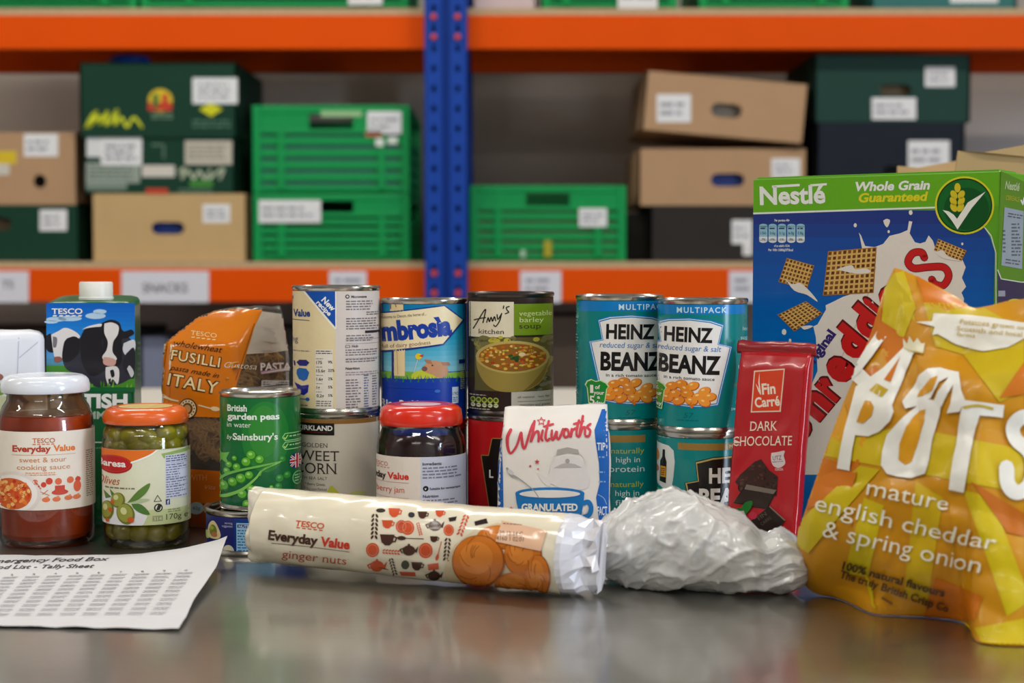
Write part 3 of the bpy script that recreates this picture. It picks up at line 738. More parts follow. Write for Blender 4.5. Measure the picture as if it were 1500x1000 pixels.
# --- rice pudding on a plain tin
c = Canvas()
strips(c, 550, 694, [(436, (0, 116, 170)), (490, (24, 150, 190)), (545, (140, 200, 216))], 14)
c.rect(550, 545, 694, 625, (12, 58, 168), 0)
c.ell(590, 552, 40, 8, (120, 178, 60), 1); c.ell(625, 551, 22, 10, (196, 206, 60), 2); c.ell(662, 554, 34, 8, (140, 190, 70), 1); c.ell(640, 562, 70, 8, (12, 58, 168), 3); c.ell(585, 562, 50, 7, (12, 58, 168), 3)
for k in range(46):
    rr = random.Random(k); x = 559 + k * 2.7; hgt = 4 + 7 * rr.random(); c.poly([(x - 1.4, 560), (x + rr.uniform(-3, 3), 559 - hgt), (x + 1.4, 560)], (14, 62, 150) if k % 4 else (40, 120, 60), 3)
c.rect(577, 440, 582, 462, (235, 214, 160), 1); c.rect(573, 443, 592, 456, (232, 210, 158), 2); c.line([(574, 443), (574, 453)], 1.2, (60, 40, 30), 3); c.line([(580, 443), (582, 450)], 1, (60, 40, 30), 3)
c.rect(578, 512, 594, 551, (238, 216, 164), 2); c.rect(575, 512, 578.5, 556, (30, 44, 110), 2); c.line([(583, 514), (584, 549)], .8, (206, 176, 116), 3)
c.poly([(552, 519), (649, 506), (680, 470), (651, 446.5), (552, 459)], (14, 50, 130), 2)
c.poly([(552, 516), (648, 503.5), (676.5, 469.5), (650, 448.5), (552, 461)], (240, 226, 184), 3)
c.text('Welcome to Devon, the home of...', 558, 468, 4.6, (80, 64, 70), 4, w=67, rot=-5.5)
c.text('mbrosìa', 561, 499.5, 28, (22, 62, 160), 4, w=101, rot=-5.8, bold=.055)
c.text('full of dairy goodness', 561, 511.5, 6, (140, 80, 70), 4, w=70, rot=-6.2)
c.poly([(619, 538), (626, 531), (637, 528), (648, 532), (655, 540), (654, 549), (645, 554), (634, 549), (624, 545)], (198, 148, 110), 3, 4)
c.ell(622, 540, 4, 3.6, (120, 84, 80), 4); c.poly([(622, 526), (631, 527), (633, 533), (626, 532)], (178, 120, 84), 4); c.poly([(645, 530), (656, 531), (659, 535), (648, 536)], (178, 120, 84), 4); c.ell(633, 535, 1.3, 1, (30, 20, 20), 5)
c.ell(613.5, 522, 4.6, 4.6, (230, 200, 40), 3); c.poly([(614, 521), (621, 518.5), (619, 523)], (206, 50, 40), 4); c.line([(612, 527), (607, 545)], .8, (220, 220, 200), 3)
c.text('Rice Pudding', 559, 598, 12, W_, 4, w=70, bold=.03)
c.rect(661, 568, 670, 592, (196, 214, 230), 4); c.text('190', 662, 580, 5, (40, 60, 100), 5, w=7.4); c.small(662, 583, 669.5, 590, 2.6, (60, 80, 120), 5, 3)
c.ell(640, 573, 4, 2.4, (50, 110, 200), 4); c.small(673, 540, 680, 572, 3, (196, 206, 110), 4, 4); c.rect(671, 528, 680, 534, (20, 40, 110), 4)
tin('plain_tin', 'dark labelled tin behind the jam jar under the rice pudding tin', 621.5, 1.412, .0765, 0, .0975, mat('sleeve_dark', (40, 34, 40), .4))
tin('rice_pudding_tin', 'blue rice pudding tin with cream signpost and cow standing behind the jam jar', 621.5, 1.412, .0770, .0976, .1095, mat('sleeve_sky_blue', (12, 90, 168), .4), canvas=c)
# --- soup on a red tin
K7 = lambda x, y: (670 + x / 2.632, 400 + y / 2.632)
c = Canvas()
c.rect(676, 424, 820, 622, (46, 32, 27), 0)
c.rect(688, 442, 752.5, 494, (226, 218, 190), 1); c.rect(752.5, 445, 809, 491, (116, 150, 24), 1)
for st in ([(65, 215), (80, 190), (100, 155), (112, 140), (108, 165), (102, 192)], [(68, 182), (90, 176), (112, 172)], [(116, 190), (122, 172), (126, 188), (133, 170), (138, 186), (145, 168), (150, 184)],
           [(155, 160), (158, 178), (170, 160)], [(172, 155), (164, 185), (150, 205), (142, 200)], [(180, 126), (178, 136)], [(200, 128), (190, 132), (192, 142), (198, 150), (186, 156)]):
    c.line([K7(*p) for p in st], 1.6, (30, 24, 20), 3, 5)
c.text('kitchen', 702, 489, 7.2, (50, 44, 38), 3, w=37, serif=.05)
c.text('vegetable', 760, 462.3, 7.6, (218, 228, 160), 3, w=47, serif=.05); c.text('barley', 760, 471.8, 7.6, (218, 228, 160), 3, w=35, serif=.05); c.text('soup', 760, 481, 7.6, (60, 62, 24), 3, w=31, serif=.05)
c.rect(696.6, 494, 807, 573, (96, 88, 44), 1)
rr = random.Random(4)
for k in range(34): c.ell(rr.uniform(698, 806), rr.uniform(494, 512), rr.uniform(3, 9), rr.uniform(2, 4), rr.choice([(150, 140, 60), (120, 116, 70), (190, 180, 60), (70, 74, 40)]), 2)
for k in range(16): c.ell(rr.uniform(785, 806), rr.uniform(540, 572), 4, 2.5, rr.choice([(60, 58, 34), (120, 120, 100), (40, 40, 26)]), 2)
c.poly([K7(75, 320), K7(80, 370), K7(105, 420), K7(150, 452), K7(210, 458), K7(270, 450), K7(320, 420), K7(345, 370), K7(350, 320)], (158, 138, 66), 3, 4)
c.poly([K7(250, 456), K7(310, 425), K7(338, 380), K7(350, 330), K7(330, 370), K7(290, 420)], (128, 106, 46), 4, 4)
c.ell(751, 523, 52.5, 24, (190, 170, 96), 4, 32); c.ell(751, 523.5, 48, 20.5, (150, 96, 30), 5, 32)
for k in range(120):
    a = rr.uniform(0, 6.28); q = math.sqrt(rr.random()); c.ell(751 + 46 * q * math.cos(a), 523 + 18.5 * q * math.sin(a), rr.uniform(1.5, 4), rr.uniform(1, 2.4), rr.choice([(206, 150, 50), (196, 96, 30), (224, 196, 110), (120, 110, 40), (170, 60, 24), (226, 180, 60)]), 6, 8)
for k in range(10): c.ell(752 + rr.uniform(-6, 6), 524 + rr.uniform(-4, 4), 3, 2, rr.choice([(30, 60, 24), (46, 90, 34)]), 7, 8)
c.ell(764, 519, 5, 3, (232, 214, 160), 7, 10)
c.rect(749, 573.5, 809, 616, (204, 200, 190), 1); c.text('all natural   low fat', 758, 583, 3.2, (80, 74, 70), 2, w=46); c.line([(758, 588), (806, 588)], .6, (90, 84, 80), 2)
c.text('vegetables and grains', 760, 595, 4, (70, 64, 60), 2, w=44); c.text('grown without pesticides', 760, 601, 4, (70, 64, 60), 2, w=46)
c.small(689, 579, 716, 582, 3, (190, 186, 170), 2, 3); c.small(689, 599.5, 722, 604, 3, (190, 186, 170), 2, 4)
for k in range(5):
    x = 694 + k * 8.3; c.ell(x, 587, 3.9, 4.4, (176, 190, 80), 2); c.ell(x, 586.5, 2.5, 2.4, (70, 84, 30), 3); c.ell(x, 594.5, 3.4, 3, (206, 214, 170), 2); c.small(x - 2.5, 593.5, x + 2.5, 596, 2.4, (90, 90, 60), 3, k)
dsoup = 1.402
d = Canvas(); d.rect(676, 618, 800, 800, (186, 20, 26), 0)
ks = [(722, 643), (717, 668.5), (706.5, 669), (718, 745), (764, 745), (776, 669), (766, 668), (760, 643)]
d.line(ks, 2.6, (150, 120, 60), 1, closed=True); d.poly(ks, (24, 18, 18), 2); d.text('L', 717.5, 700, 11.5, W_, 3, w=6, bold=.03)
tin('red_soup_tin', 'red tin with a black keystone panel under the vegetable soup tin', 748, dsoup, .0762, 0, .1070, mat('sleeve_red', (186, 20, 26), .35), canvas=d)
tin('vegetable_soup_tin', 'black soup tin with a soup bowl picture and green corner panel', 748, dsoup, .0762, .1071, .1058, mat('sleeve_black_brown', (46, 32, 27), .4), canvas=c, rim=mat('dark_tin_rim', (92, 84, 80), .3, metal=1.0))
# --- four bean tins
TEAL = (0, 128, 128); m_teal = mat('sleeve_teal', TEAL, .3)
def beans(xc, dy, rot, sx, limb):
    c = Canvas(); L = lambda pts: [(xc + (x - 1014) * sx, y + dy + (x - 1014) * math.tan(math.radians(rot))) for x, y in pts]
    c.rect(xc - 80, 425, xc + 82, 650, TEAL, 0)
    c.rect(xc - 76, 444 + dy, xc + 80, 459 + dy, (14, 124, 196), 1); c.text('MULTIPACK', xc - 18 * sx, 456.5 + dy, 8.4, (196, 230, 240), 2, w=71, bold=.02, space=1.25)
    key = [(969, 475), (985, 470), (1014, 467.5), (1043, 470), (1060, 475.5), (1054, 502), (1071.5, 506), (1053, 588), (1035, 591), (1014, 592), (994, 591), (975, 588), (956.5, 506), (974, 502)]
    def grow(g): cxx, cyy = 1014, 530; return [(cxx + (x - cxx) * (1 + g / 50), cyy + (y - cyy) * (1 + g / 62)) for x, y in key]
    c.poly(L(grow(4)), (20, 120, 190), 1); c.poly(L(grow(2.2)), (206, 232, 240), 2); c.poly(L(grow(1.0)), (20, 120, 190), 3); c.poly(L(grow(-.4)), (236, 234, 230), 4)
    T = lambda s, x, y, h, w, col, **k: c.text(s, xc + (x - 1014) * sx, y + dy + (x - 1014) * math.tan(math.radians(rot)), h, col, 5, w=w * sx, rot=rot, **k)
    T('HEINZ', 978, 499, 21.5, 69, (28, 24, 24), bold=.035)
    T('reduced sugar & salt', 969, 512.5, 8.6, 90, (24, 110, 180), shear=.15)
    T('BEANZ', 970, 545, 26.5, 88, (24, 20, 20), bold=.04)
    T('in a rich tomato sauce', 978, 555, 4.8, 72, (40, 34, 34), bold=.01)
    rr = random.Random(7); spots = [(990, 566), (1003, 562), (1020, 564), (1036, 571), (980, 575), (995, 577), (1012, 576), (1028, 579), (1044, 579), (1000, 587), (1018, 586), (1036, 587), (984, 584), (1010, 569)]
    for (x, y) in spots:
        q = L([(x, y)])[0]; ro = rr.uniform(-25, 25); c.ell(q[0], q[1], 9.5, 6.6, (190, 84, 16), 6, 14, ro); c.ell(q[0] - .6, q[1] - .6, 8.6, 5.8, rr.choice([(232, 138, 36), (224, 120, 26), (240, 150, 50)]), 7, 14, ro); c.ell(q[0] - 2.5, q[1] - 2.4, 2.6, 1.5, (250, 204, 130), 8, 10, ro)
    q = L([(1018, 593)])[0]; c.poly([(q[0] - 4, q[1] - 6), (q[0] + 4, q[1] - 6), (q[0] + 1.4, q[1] + 3), (q[0] - 1.4, q[1] + 3)], (214, 110, 24), 7)
    bd = L([(951, 563), (957, 560), (964, 562.5), (971, 560.5), (979, 564), (983, 569), (980, 573), (976, 602), (954, 601), (951, 573), (948, 569)])
    c.poly([(x, y) for x, y in bd], (206, 230, 170), 8); bx_, by_ = L([(965, 581)])[0]
    c.poly([(bx_ + (x - bx_) * .9, by_ + (y - by_) * .93) for x, y in bd], (30, 140, 50), 9)
    g = lambda s, x, y, h, w: c.text(s, bx_ + (x - 965) * sx, by_ + y - 581, h, W_, 10, w=w * sx, bold=.02)
    g('1', 956, 580, 12, 4.5); g('of', 963, 574, 6, 7); g('your', 961, 582, 6, 15); g('5', 955, 597, 13, 7.5); g('a', 966, 588, 5, 4); g('day', 963, 597, 6, 13)
    c.text('57', xc - 8, 611 + dy, 8, (0, 96, 100), 1, w=15, shear=.2); c.small(xc - 18, 614 + dy, xc + 16, 617 + dy, 3, (0, 100, 104), 1, 5)
    return c
d = beans(1010, 1.5, 1.8, 1.0, 1096)
for (s, x, y) in (('less', 1086, 485), ('sugar', 1083, 498), ('less', 1080, 541), ('and', 1076, 592), ('sweet', 1070, 602)): d.text(s, x, y, 6, (190, 224, 220), 3, w=len(s) * 3.4)
d.text('about', 1074, 566, 6, (180, 120, 60), 3, w=18)
e = beans(924, -3, 1.0, .99, 967)
for k in range(5): e.small(840.5, 465 + k * 26, 848, 478 + k * 26, 4.5, (130, 196, 196), 3, k)
e.text('an', 842, 466, 6, (150, 206, 206), 3, w=7)
DL, DR, DI = 1.345, 1.302, .0736
lo = Canvas(); lo.rect(835, 622, 975, 800, TEAL, 0)
lo.rect(889, 637.5, 944.5, 648, (150, 116, 56), 1)
H = lambda s, x, y, h, w, col: lo.text(s, x, y, h, col, 2, w=w)
YG = (176, 184, 50); LW = (206, 228, 226)
H('naturally', 896, 664, 8.5, 47, YG); H('high in', 903, 677, 8.5, 34, LW); H('protein', 893.5, 691, 9.5, 50, LW); H('naturally', 895.5, 713, 8.5, 47, YG); H('high in', 902, 726, 8.5, 34, LW); H('fibre', 902, 740, 8.5, 33, LW)
ro = Canvas(); ro.rect(950, 634, 1102, 800, TEAL, 0)
ro.small(961, 642.5, 986, 647, 3.4, (180, 216, 216), 2, 3); ro.rect(994.5, 649.5, 1074, 659.5, (152, 116, 54), 1); ro.text('MULTI', 1068, 657.5, 6, (220, 220, 200), 2, w=20)
ro.poly([(960, 652), (988.5, 662), (986, 716), (978, 721), (959, 706)], (214, 216, 210), 2, 3)
ro.poly([(972.5, 662), (976, 662), (976, 672), (978.5, 680), (977.5, 712), (968, 710), (969, 680), (972, 673)], (34, 24, 20), 3); ro.rect(969.5, 687, 977.5, 703, (206, 150, 40), 4); ro.small(970.5, 690, 977, 702, 3, (120, 40, 20), 5, 2); ro.ell(963.5, 672, 4, 9, (206, 130, 60), 3); ro.ell(963.5, 692, 3.6, 5, (196, 90, 50), 3)
kk = [(1022, 679), (1045, 673), (1075, 671), (1110, 674), (1106, 700), (1120, 705), (1104, 785), (1058, 788), (1024, 785), (1008, 709), (1025, 705)]
ro.poly([(1062 + (x - 1062) * 1.07, 730 + (y - 730) * 1.06) for x, y in kk], (20, 20, 18), 2); ro.poly([(1062 + (x - 1062) * 1.045, 730 + (y - 730) * 1.04) for x, y in kk], (186, 160, 96), 3); ro.poly(kk, (26, 22, 20), 4)
ro.text('HEINZ', 1039, 707, 22, (226, 222, 214), 5, w=74, bold=.035); ro.text('BEANZ', 1025, 741, 26, (226, 222, 214), 5, w=92, bold=.04); ro.small(963, 722, 985, 729, 5, (110, 200, 60), 2, 3)
tin('baked_bean_tin', 'turquoise tin lettered naturally high in protein, under a bean tin', 907, DL, DI, 0, .1055, m_teal, canvas=lo, ink=P_LAQ)
tin('baked_bean_tin', 'turquoise reduced sugar bean tin stacked on the naturally high in protein tin', 907, DL, DI, .1056, .1060, m_teal, canvas=e, ink=P_LAQ, cx=xw(907, DL))
tin('baked_bean_tin', 'turquoise tin with black gold edged keystone and bottle picture, beside the chocolate', 1028.5, DR, DI, 0, .1030, m_teal, canvas=ro, ink=P_LAQ)
tin('baked_bean_tin', 'turquoise reduced sugar bean tin stacked on the tin with the bottle picture', 1028.5, DR, DI, .1031, .1065, m_teal, canvas=d, ink=P_LAQ)
# --- peas on tuna
K3 = lambda x, y: (220 + x / 2.5, 420 + y / 2.5)
c = Canvas()
strips(c, 315, 446, [(568, (26, 104, 52)), (620, (22, 112, 50)), (700, (14, 98, 52)), (752, (10, 92, 56))], 16)
c.ell(388, 640, 34, 52, (36, 124, 50), 1, 30); c.ell(386, 632, 22, 38, (50, 134, 50), 2, 30)  # paler green ellipses paint a highlight on the tin
T = lambda s, x, y, h, w, **k: c.text(s, x, y, h, (226, 238, 222), 4, w=w, **k)
T('British', 334, 602.5, 9.6, 28, bold=.03); T('garden peas', 334, 614.5, 9.4, 74, bold=.03); T('in water', 333.5, 626, 8, 34); T('by', 333, 644, 7, 8, shear=.3); T("Sainsbury's", 341.5, 644.5, 10, 64, bold=.025)
for y in (642, 655):
    c.line([(412, y), (416, y - 5.5), (446, y - 5.5), (446, y + 5), (416, y + 5)], 1.2, (150, 220, 140), 4, closed=True); c.line([(414, y), (416, y + 2.5), (420, y - 3)], 1.3, (190, 230, 120), 5); c.small(422, y - 2, 440, y + 2.5, 4, (170, 220, 160), 5, int(y))
c.ell(432.5, 678.5, 11, 11.5, (40, 52, 110), 4, 24)
for q in ([(424, 671), (441, 686)], [(441, 671), (424, 686)]): c.line(q, 3.4, (226, 226, 226), 5); c.line(q, 1.4, (196, 30, 40), 6)
for q in ([(432.5, 668), (432.5, 689)], [(422, 678.5), (443, 678.5)]): c.line(q, 5.4, (226, 226, 226), 7); c.line(q, 3, (196, 30, 40), 8)
c.ell(434, 704, 8, 10, (110, 190, 120), 4); c.ell(434, 704, 6.5, 8.4, (16, 100, 56), 5); c.small(429, 699, 439, 710, 4, (130, 200, 130), 6, 2)
c.poly([K3(x, y) for x, y in ((252, 600), (262, 615), (292, 608), (280, 632), (290, 655), (262, 640), (250, 660))], (110, 186, 70), 3)
c.line([K3(x, y) for x, y in ((248, 690), (262, 720), (250, 770))], 5, (120, 196, 70), 3, 5)
peas = [(270, 735, 20), (303, 718, 18), (333, 703, 19), (362, 690, 16), (368, 740, 16), (337, 760, 18), (355, 798, 19), (400, 633, 17), (370, 617, 18), (352, 642, 18), (318, 662, 15), (290, 655, 13), (282, 680, 14), (470, 705, 16), (480, 635, 14), (497, 695, 15), (465, 735, 15), (256, 745, 15), (440, 735, 8), (310, 630, 10)]
for (x, y, r) in peas:
    x, y = K3(x, y); r = r / 2.5; dk = x > 400
    c.ell(x, y, r, r, (40, 120, 30) if not dk else (24, 104, 40), 4, 18); c.ell(x - r * .1, y - r * .12, r * .86, r * .84, (92, 176, 48) if not dk else (46, 136, 50), 5, 18); c.ell(x - r * .2, y - r * .3, r * .4, r * .32, (160, 214, 110) if not dk else (90, 170, 90), 6, 12)
c.line([K3(x, y) for x, y in ((248, 780), (290, 765), (340, 740), (385, 700), (410, 670), (470, 645))], [4, 5, 4, 3, 2.4, 1.6], (126, 196, 84), 7, 6)
c.line([K3(x, y) for x, y in ((250, 720), (280, 692), (330, 672), (400, 656), (475, 642))], [3, 4, 3.4, 3, 1.6], (110, 184, 76), 7, 6)
c.line([K3(x, y) for x, y in ((400, 690), (410, 668), (440, 655))], 2, (90, 160, 70), 7, 5)
DP = 1.350
tn = Canvas(); tn.rect(290, 750, 460, 830, (28, 34, 104), 0); tn.rect(342, 758, 470, 830, (18, 52, 128), 1)
tn.rect(345.5, 766, 400, 814, (150, 200, 232), 2); tn.rect(347, 768, 400, 773, (24, 50, 110), 3); tn.text('NUTRITION', 349, 772.6, 4, (200, 220, 240), 4, w=30, bold=.02); tn.small(347, 776, 400, 812, 4.2, (60, 110, 170), 3, 9)
tn.poly([(303, 784), (306, 772), (312, 766), (318, 772), (323, 786), (318, 792), (305, 792)], (214, 196, 150), 3, 4); tn.ell(312, 781, 5.5, 9, (110, 120, 40), 4); tn.ell(314, 786, 4, 4, (176, 110, 70), 5); tn.ell(310, 777, 3, 3, (150, 170, 60), 5); tn.ell(302, 789, 5, 6, (170, 190, 110), 3); tn.ell(334, 808, 8, 9, (200, 196, 170), 3)
tn.text('serving', 329, 768.5, 3.4, (190, 196, 220), 3, w=11); tn.text('suggestion', 325, 773, 3.4, (190, 196, 220), 3, w=15)
DTU = 1.3300
tin('tuna_tin', 'low navy blue fish tin under the green peas tin', 375, DTU, .0850, 0, .0368, mat('sleeve_navy', (28, 34, 104), .35), canvas=tn, gap=.0050)
tin('peas_tin', 'green garden peas tin standing on the low navy tin', 381, DP, .0688, .0328, .0985, mat('sleeve_pea_green', (22, 104, 52), .3), canvas=c, ink=P_LAQ)
# ------------------------------------------------------------------ jars
m_glass = film_mat('jar_glass', (0.97, 0.98, 0.97), 0.03, 0.03)
def jar(name, label, pxc, D, prof, lid, m_lid, canvas, rows, content, m_content, lid_label=None, ink=None, rl=None):
    cx = xw(pxc, D); c = (cx, D)
    t = thing(name, label, 'jar', (cx, D, 0))
    lathe('glass', prof, c, m_glass, t, 80)
    if content: lathe('contents', content, c, m_content, t, 80)
    lathe('lid', lid, c, m_lid, t, 80)
    R = rl
    z0, z1 = (float(at(pxc, y, D - R)[2]) for y in (rows[1], rows[0]))
    lb = lathe('paper_label', [(R, z0), (R, z1)], c, mat('label_cream_paper', (232, 224, 210), .6), t, 96, caps=False)
    canvas.build('label_print', on_cyl(cx, D, R, pxc, (z0 + .0001, z1 - .0001)), ink or P_PAP, lb, 6.0)
    return t, lb
def lidprof(R, z0, z1, inner=0.0):
    return [(R - .0035, z0 + .001), (R - .0008, z0), (R, z0 + .0015), (R, z0 + .005), (R - .0012, z1 - .0045), (R - .0032, z1 - .0022), (R - .0062, z1 - .0006), (R - .0085, z1 - .0001), (R - .010, z1 - .0002), (R - .0115, z1 - .0006), (0, z1 - .0006)]
# --- cooking sauce
K2 = lambda x, y: (x / 2.857, 590 + y / 2.857)
DJ = 1.362; R = .0397; H = .1435
c = Canvas(); c.rect(-12, 632, 142, 748, (234, 224, 210), 0)
OR = (206, 96, 60)
c.text('TESCO', 47, 648.5, 7, (196, 100, 60), 2, w=32, serif=.06, bold=.01); [c.rect(47 + k * 6.6, 650, 51.5 + k * 6.6, 651.4, (206, 120, 80), 2) for k in range(5)]
c.text('Everyday', 18, 661.5, 9.2, (184, 66, 44), 2, w=55, bold=.035); c.text('Value', 76.5, 661.5, 9.2, (226, 120, 36), 2, w=31, bold=.035)
c.line([(17, 666.5), (108, 666.5)], .7, (206, 160, 120), 2)
c.text('sweet & sour', 28, 677, 7.6, (206, 134, 84), 2, w=67, serif=.05); c.text('cooking sauce', 24, 688, 7.6, (206, 134, 84), 2, w=76, serif=.05); c.small(36, 692, 84, 697, 3, (214, 150, 110), 2, 3)
c.ell(20, 722, 39, 31, (226, 214, 204), 2, 36); c.ell(19, 723, 34, 27, (238, 230, 222), 3, 36); c.ell(16, 724, 29, 23, (206, 96, 40), 4, 30)
rr = random.Random(3)
for k in range(70):
    a = rr.uniform(0, 6.28); q = math.sqrt(rr.random()); c.ell(16 + 27 * q * math.cos(a), 724 + 21 * q * math.sin(a), rr.uniform(2, 5), rr.uniform(1.5, 3.5), rr.choice([(214, 74, 30), (230, 120, 50), (240, 160, 80), (190, 50, 24), (236, 190, 120)]), 5, 8, rr.uniform(0, 180))
for (x, y, r_) in ((70, 705, 5), (83, 706, 5), (100, 705, 5), (111, 705, 4), (50, 706, 4), (62, 710, 4)): c.ell(x, y, r_, r_, rr.choice([(224, 110, 70), (206, 70, 50), (236, 150, 70)]), 2, 12)
c.poly([(78, 712), (92, 712), (92, 718), (97, 722), (73, 722), (78, 718)], (206, 70, 50), 2); c.ell(85, 722, 12, 4, (206, 80, 60), 2); c.ell(110, 715, 5.5, 8.5, (220, 96, 60), 2); c.poly([(107, 707), (110, 700), (113, 707)], (206, 80, 50), 2)
c.line([(48, 703), (58, 716)], 2.4, (196, 60, 50), 2); c.line([(57, 720), (70, 726)], 1, (206, 110, 80), 2); c.line([(60, 724), (68, 718)], 1, (206, 110, 80), 2)
for (x, y) in ((65, 732), (80, 732), (97, 731), (109, 731)): c.ell(x, y, 6, 3.6, rr.choice([(226, 120, 80), (206, 80, 60)]), 2, 12); c.ell(x + 2, y - 3, 2, 2, (230, 140, 80), 3, 8)
c.small(123, 664, 134, 735, 3.2, (150, 130, 120), 2, 8)
prof = [(0, .002), (R - .008, .002), (R - .004, .0), (R - .001, .003), (R, .008), (R, .098), (R - .0008, .108), (R - .004, .117), (R - .0075, .1225), (R - .0080, .1265), (R - .0062, .128), (R - .008, .130), (R - .008, .140)]
wav = [(0, .0055), (R - .007, .0055), (R - .0024, .010), (R - .0020, .040), (R - .0020, .100), (R - .0030, .1095), (R - .008, .1105), (0, .1105)]
jar('sauce_jar', 'glass jar of orange red cooking sauce with a white lid', 66.5, DJ, prof, lidprof(.0369, .1290, H), mat('white_lid_enamel', (226, 230, 238), .22, coat=.4, var=.02), c, (632.5, 747.5), wav, mat('red_orange_sauce', (186, 66, 12), .3, var=.3, scale=60, bump=.2, sss=.15), rl=R + .0003)
lathe('sauce_smear', [(R - .0016, .1105), (R - .0055, .1175), (R - .0092, .1225), (R - .0096, .1285)], (xw(66.5, DJ), DJ), film_mat('sauce_smear_film', (.72, .56, .40), .3, .0, .30, (.30, .16, .06)), bpy.data.objects['sauce_jar'], 64, caps=False)
# --- olives
K5 = lambda x, y: (100 + x / 4.167, 560 + y / 4.167)
DO = 1.357; RO = .0363; HO = .1172
c = Canvas(); c.rect(140, 658, 290, 770, (222, 220, 192), 0)
c.poly([K5(x, y) for x, y in ((180, 400), (560, 400), (500, 440), (430, 470), (380, 488), (180, 488))], (224, 110, 32), 1); c.line([K5(x, y) for x, y in ((540, 412), (500, 442), (430, 472), (380, 490))], 2.4, (240, 240, 226), 2, 4)
c.rect(140, 653, 290, 660, (222, 220, 192), 0)
c.poly([K5(x, y) for x, y in ((560, 440), (640, 428), (735, 415), (735, 440), (640, 446), (575, 470))], (150, 176, 96), 1)
c.ell(166, 681, 27, 13.6, (170, 30, 28), 2, 30); c.ell(166, 680, 25.4, 12, (206, 60, 44), 3, 30); c.ell(166, 680, 24, 11, (186, 30, 30), 4, 30)
c.text('Baresa', 143.5, 684, 9.6, (240, 232, 226), 5, w=40.5, bold=.03)
c.text('Olives', 142, 711, 12.5, (190, 84, 50), 2, w=33, shear=.35); c.small(153, 714.5, 196, 719, 4.4, (120, 116, 96), 2, 3, fill=1)
c.poly([(140, 775), (140, 735), (160, 724), (214, 756), (206, 772)], (226, 226, 230), 1)
c.poly([K5(x, y) for x, y in ((355, 735), (420, 660), (490, 615), (475, 665), (420, 715))], (92, 128, 52), 3, 3); c.poly([K5(x, y) for x, y in ((350, 735), (420, 710), (490, 715), (440, 735))], (176, 190, 150), 2, 3); c.poly([K5(x, y) for x, y in ((380, 740), (440, 745), (490, 805), (440, 800), (395, 770))], (80, 122, 54), 3, 3); c.poly([K5(x, y) for x, y in ((250, 655), (285, 690), (262, 700))], (80, 120, 52), 3); c.poly([K5(x, y) for x, y in ((212, 670), (262, 705), (225, 720))], (86, 126, 58), 3)
for (x, y, a, b_, ro_) in ((300, 722, 42, 48, 20), (345, 802, 54, 66, -15), (234, 790, 40, 60, 10)):
    q = K5(x, y); c.ell(q[0], q[1], a / 4.167, b_ / 4.167, (112, 118, 40), 4, 22, ro_); c.ell(q[0] - 1, q[1] - 1, a / 4.9, b_ / 4.9, (150, 154, 66), 5, 22, ro_); c.ell(q[0] - 2.6, q[1] - 4, a / 12, b_ / 12, (210, 212, 150), 6, 12, ro_)
for (x, y, r_) in ((268, 735, 12), (376, 838, 20), (255, 785, 14), (236, 850, 12)): q = K5(x, y); c.ell(q[0], q[1], r_ / 4.167, r_ / 4.5, (206, 90, 40), 7, 12)
c.rect(240, 668, 273, 732, (214, 214, 232), 2); c.small(241, 669.5, 272, 678, 3.4, (80, 84, 120), 3, 4); c.small(241, 682, 271, 731, 3.6, (120, 120, 150), 3, 5, fill=.6)
for y in (680, 690, 703, 714, 722): c.line([(240.5, y), (272, y)], .5, (140, 140, 170), 3)
c.line([(228.5, 726), (223.5, 735), (234, 735)], 1, (80, 84, 60), 2, closed=True); c.ell(229.5, 744.5, 6.2, 6.2, (40, 40, 34), 2, 20); c.ell(229.5, 744.5, 4.4, 4.4, (222, 220, 192), 3, 18); c.poly([(226, 748), (229, 740), (234, 741), (231, 748)], (40, 40, 34), 4)
c.rect(240, 733, 246, 741, (50, 70, 140), 3); c.text('f', 242, 740, 5.5, W_, 4, w=2.6, bold=.03)
c.rect(140, 747, 290, 775, (196, 204, 150), 0.4); c.rect(221, 756, 235.5, 764, (150, 156, 110), 2); c.text('314', 222.5, 763, 5.5, (214, 214, 180), 3, w=11.5)
c.text('170g e', 240, 763, 8.6, (60, 66, 36), 2, w=32, serif=.04); c.small(243, 748, 262, 753, 3, (130, 140, 90), 2, 5)
pro = [(0, .002), (RO - .009, .002), (RO - .004, 0), (RO - .001, .004), (RO, .009), (RO, .090), (RO - .001, .096), (RO - .003, .099), (RO - .0035, .1025), (RO - .0025, .104), (RO - .004, .106), (RO - .004, .114)]
jar('olive_jar', 'glass jar of green olives with an orange lid', 213, DO, pro, lidprof(.0357, .1035, HO), mat('orange_lid_enamel', (226, 96, 24), .25, coat=.4, var=.03), c, (659, 769.5), [(0, .0045), (.0225, .0045), (.0225, .098), (0, .098)], mat('olive_brine', (74, 74, 22), .4, var=.2, scale=60), rl=RO + .0003)
xo = xw(213, DO)
lathe('lid_print', [(0, HO - .0004), (.0225, HO - .0004)], (xo, DO), mat('lid_motif_ink', (206, 180, 110), .4, var=.5, scale=180), bpy.data.objects['olive_jar'], 40, caps=False)
bm = bmesh.new(); bmesh.ops.create_uvsphere(bm, u_segments=16, v_segments=10, radius=1)
for v in bm.verts:
    v.co = Vector((v.co.x * .0108, v.co.y * .0082, v.co.z * .0082))
    if v.co.x > .0100: v.co.x = .0088      # stoned end
ol_me = bpy.data.meshes.new('olive'); bm.to_mesh(ol_me); bm.free(); ol_me.materials.append(mat('olive_green_skin', (150, 138, 26), .3, var=.25, scale=120, coat=.3)); ol_me.polygons.foreach_set('use_smooth', [True] * len(ol_me.polygons))
rr = random.Random(11)
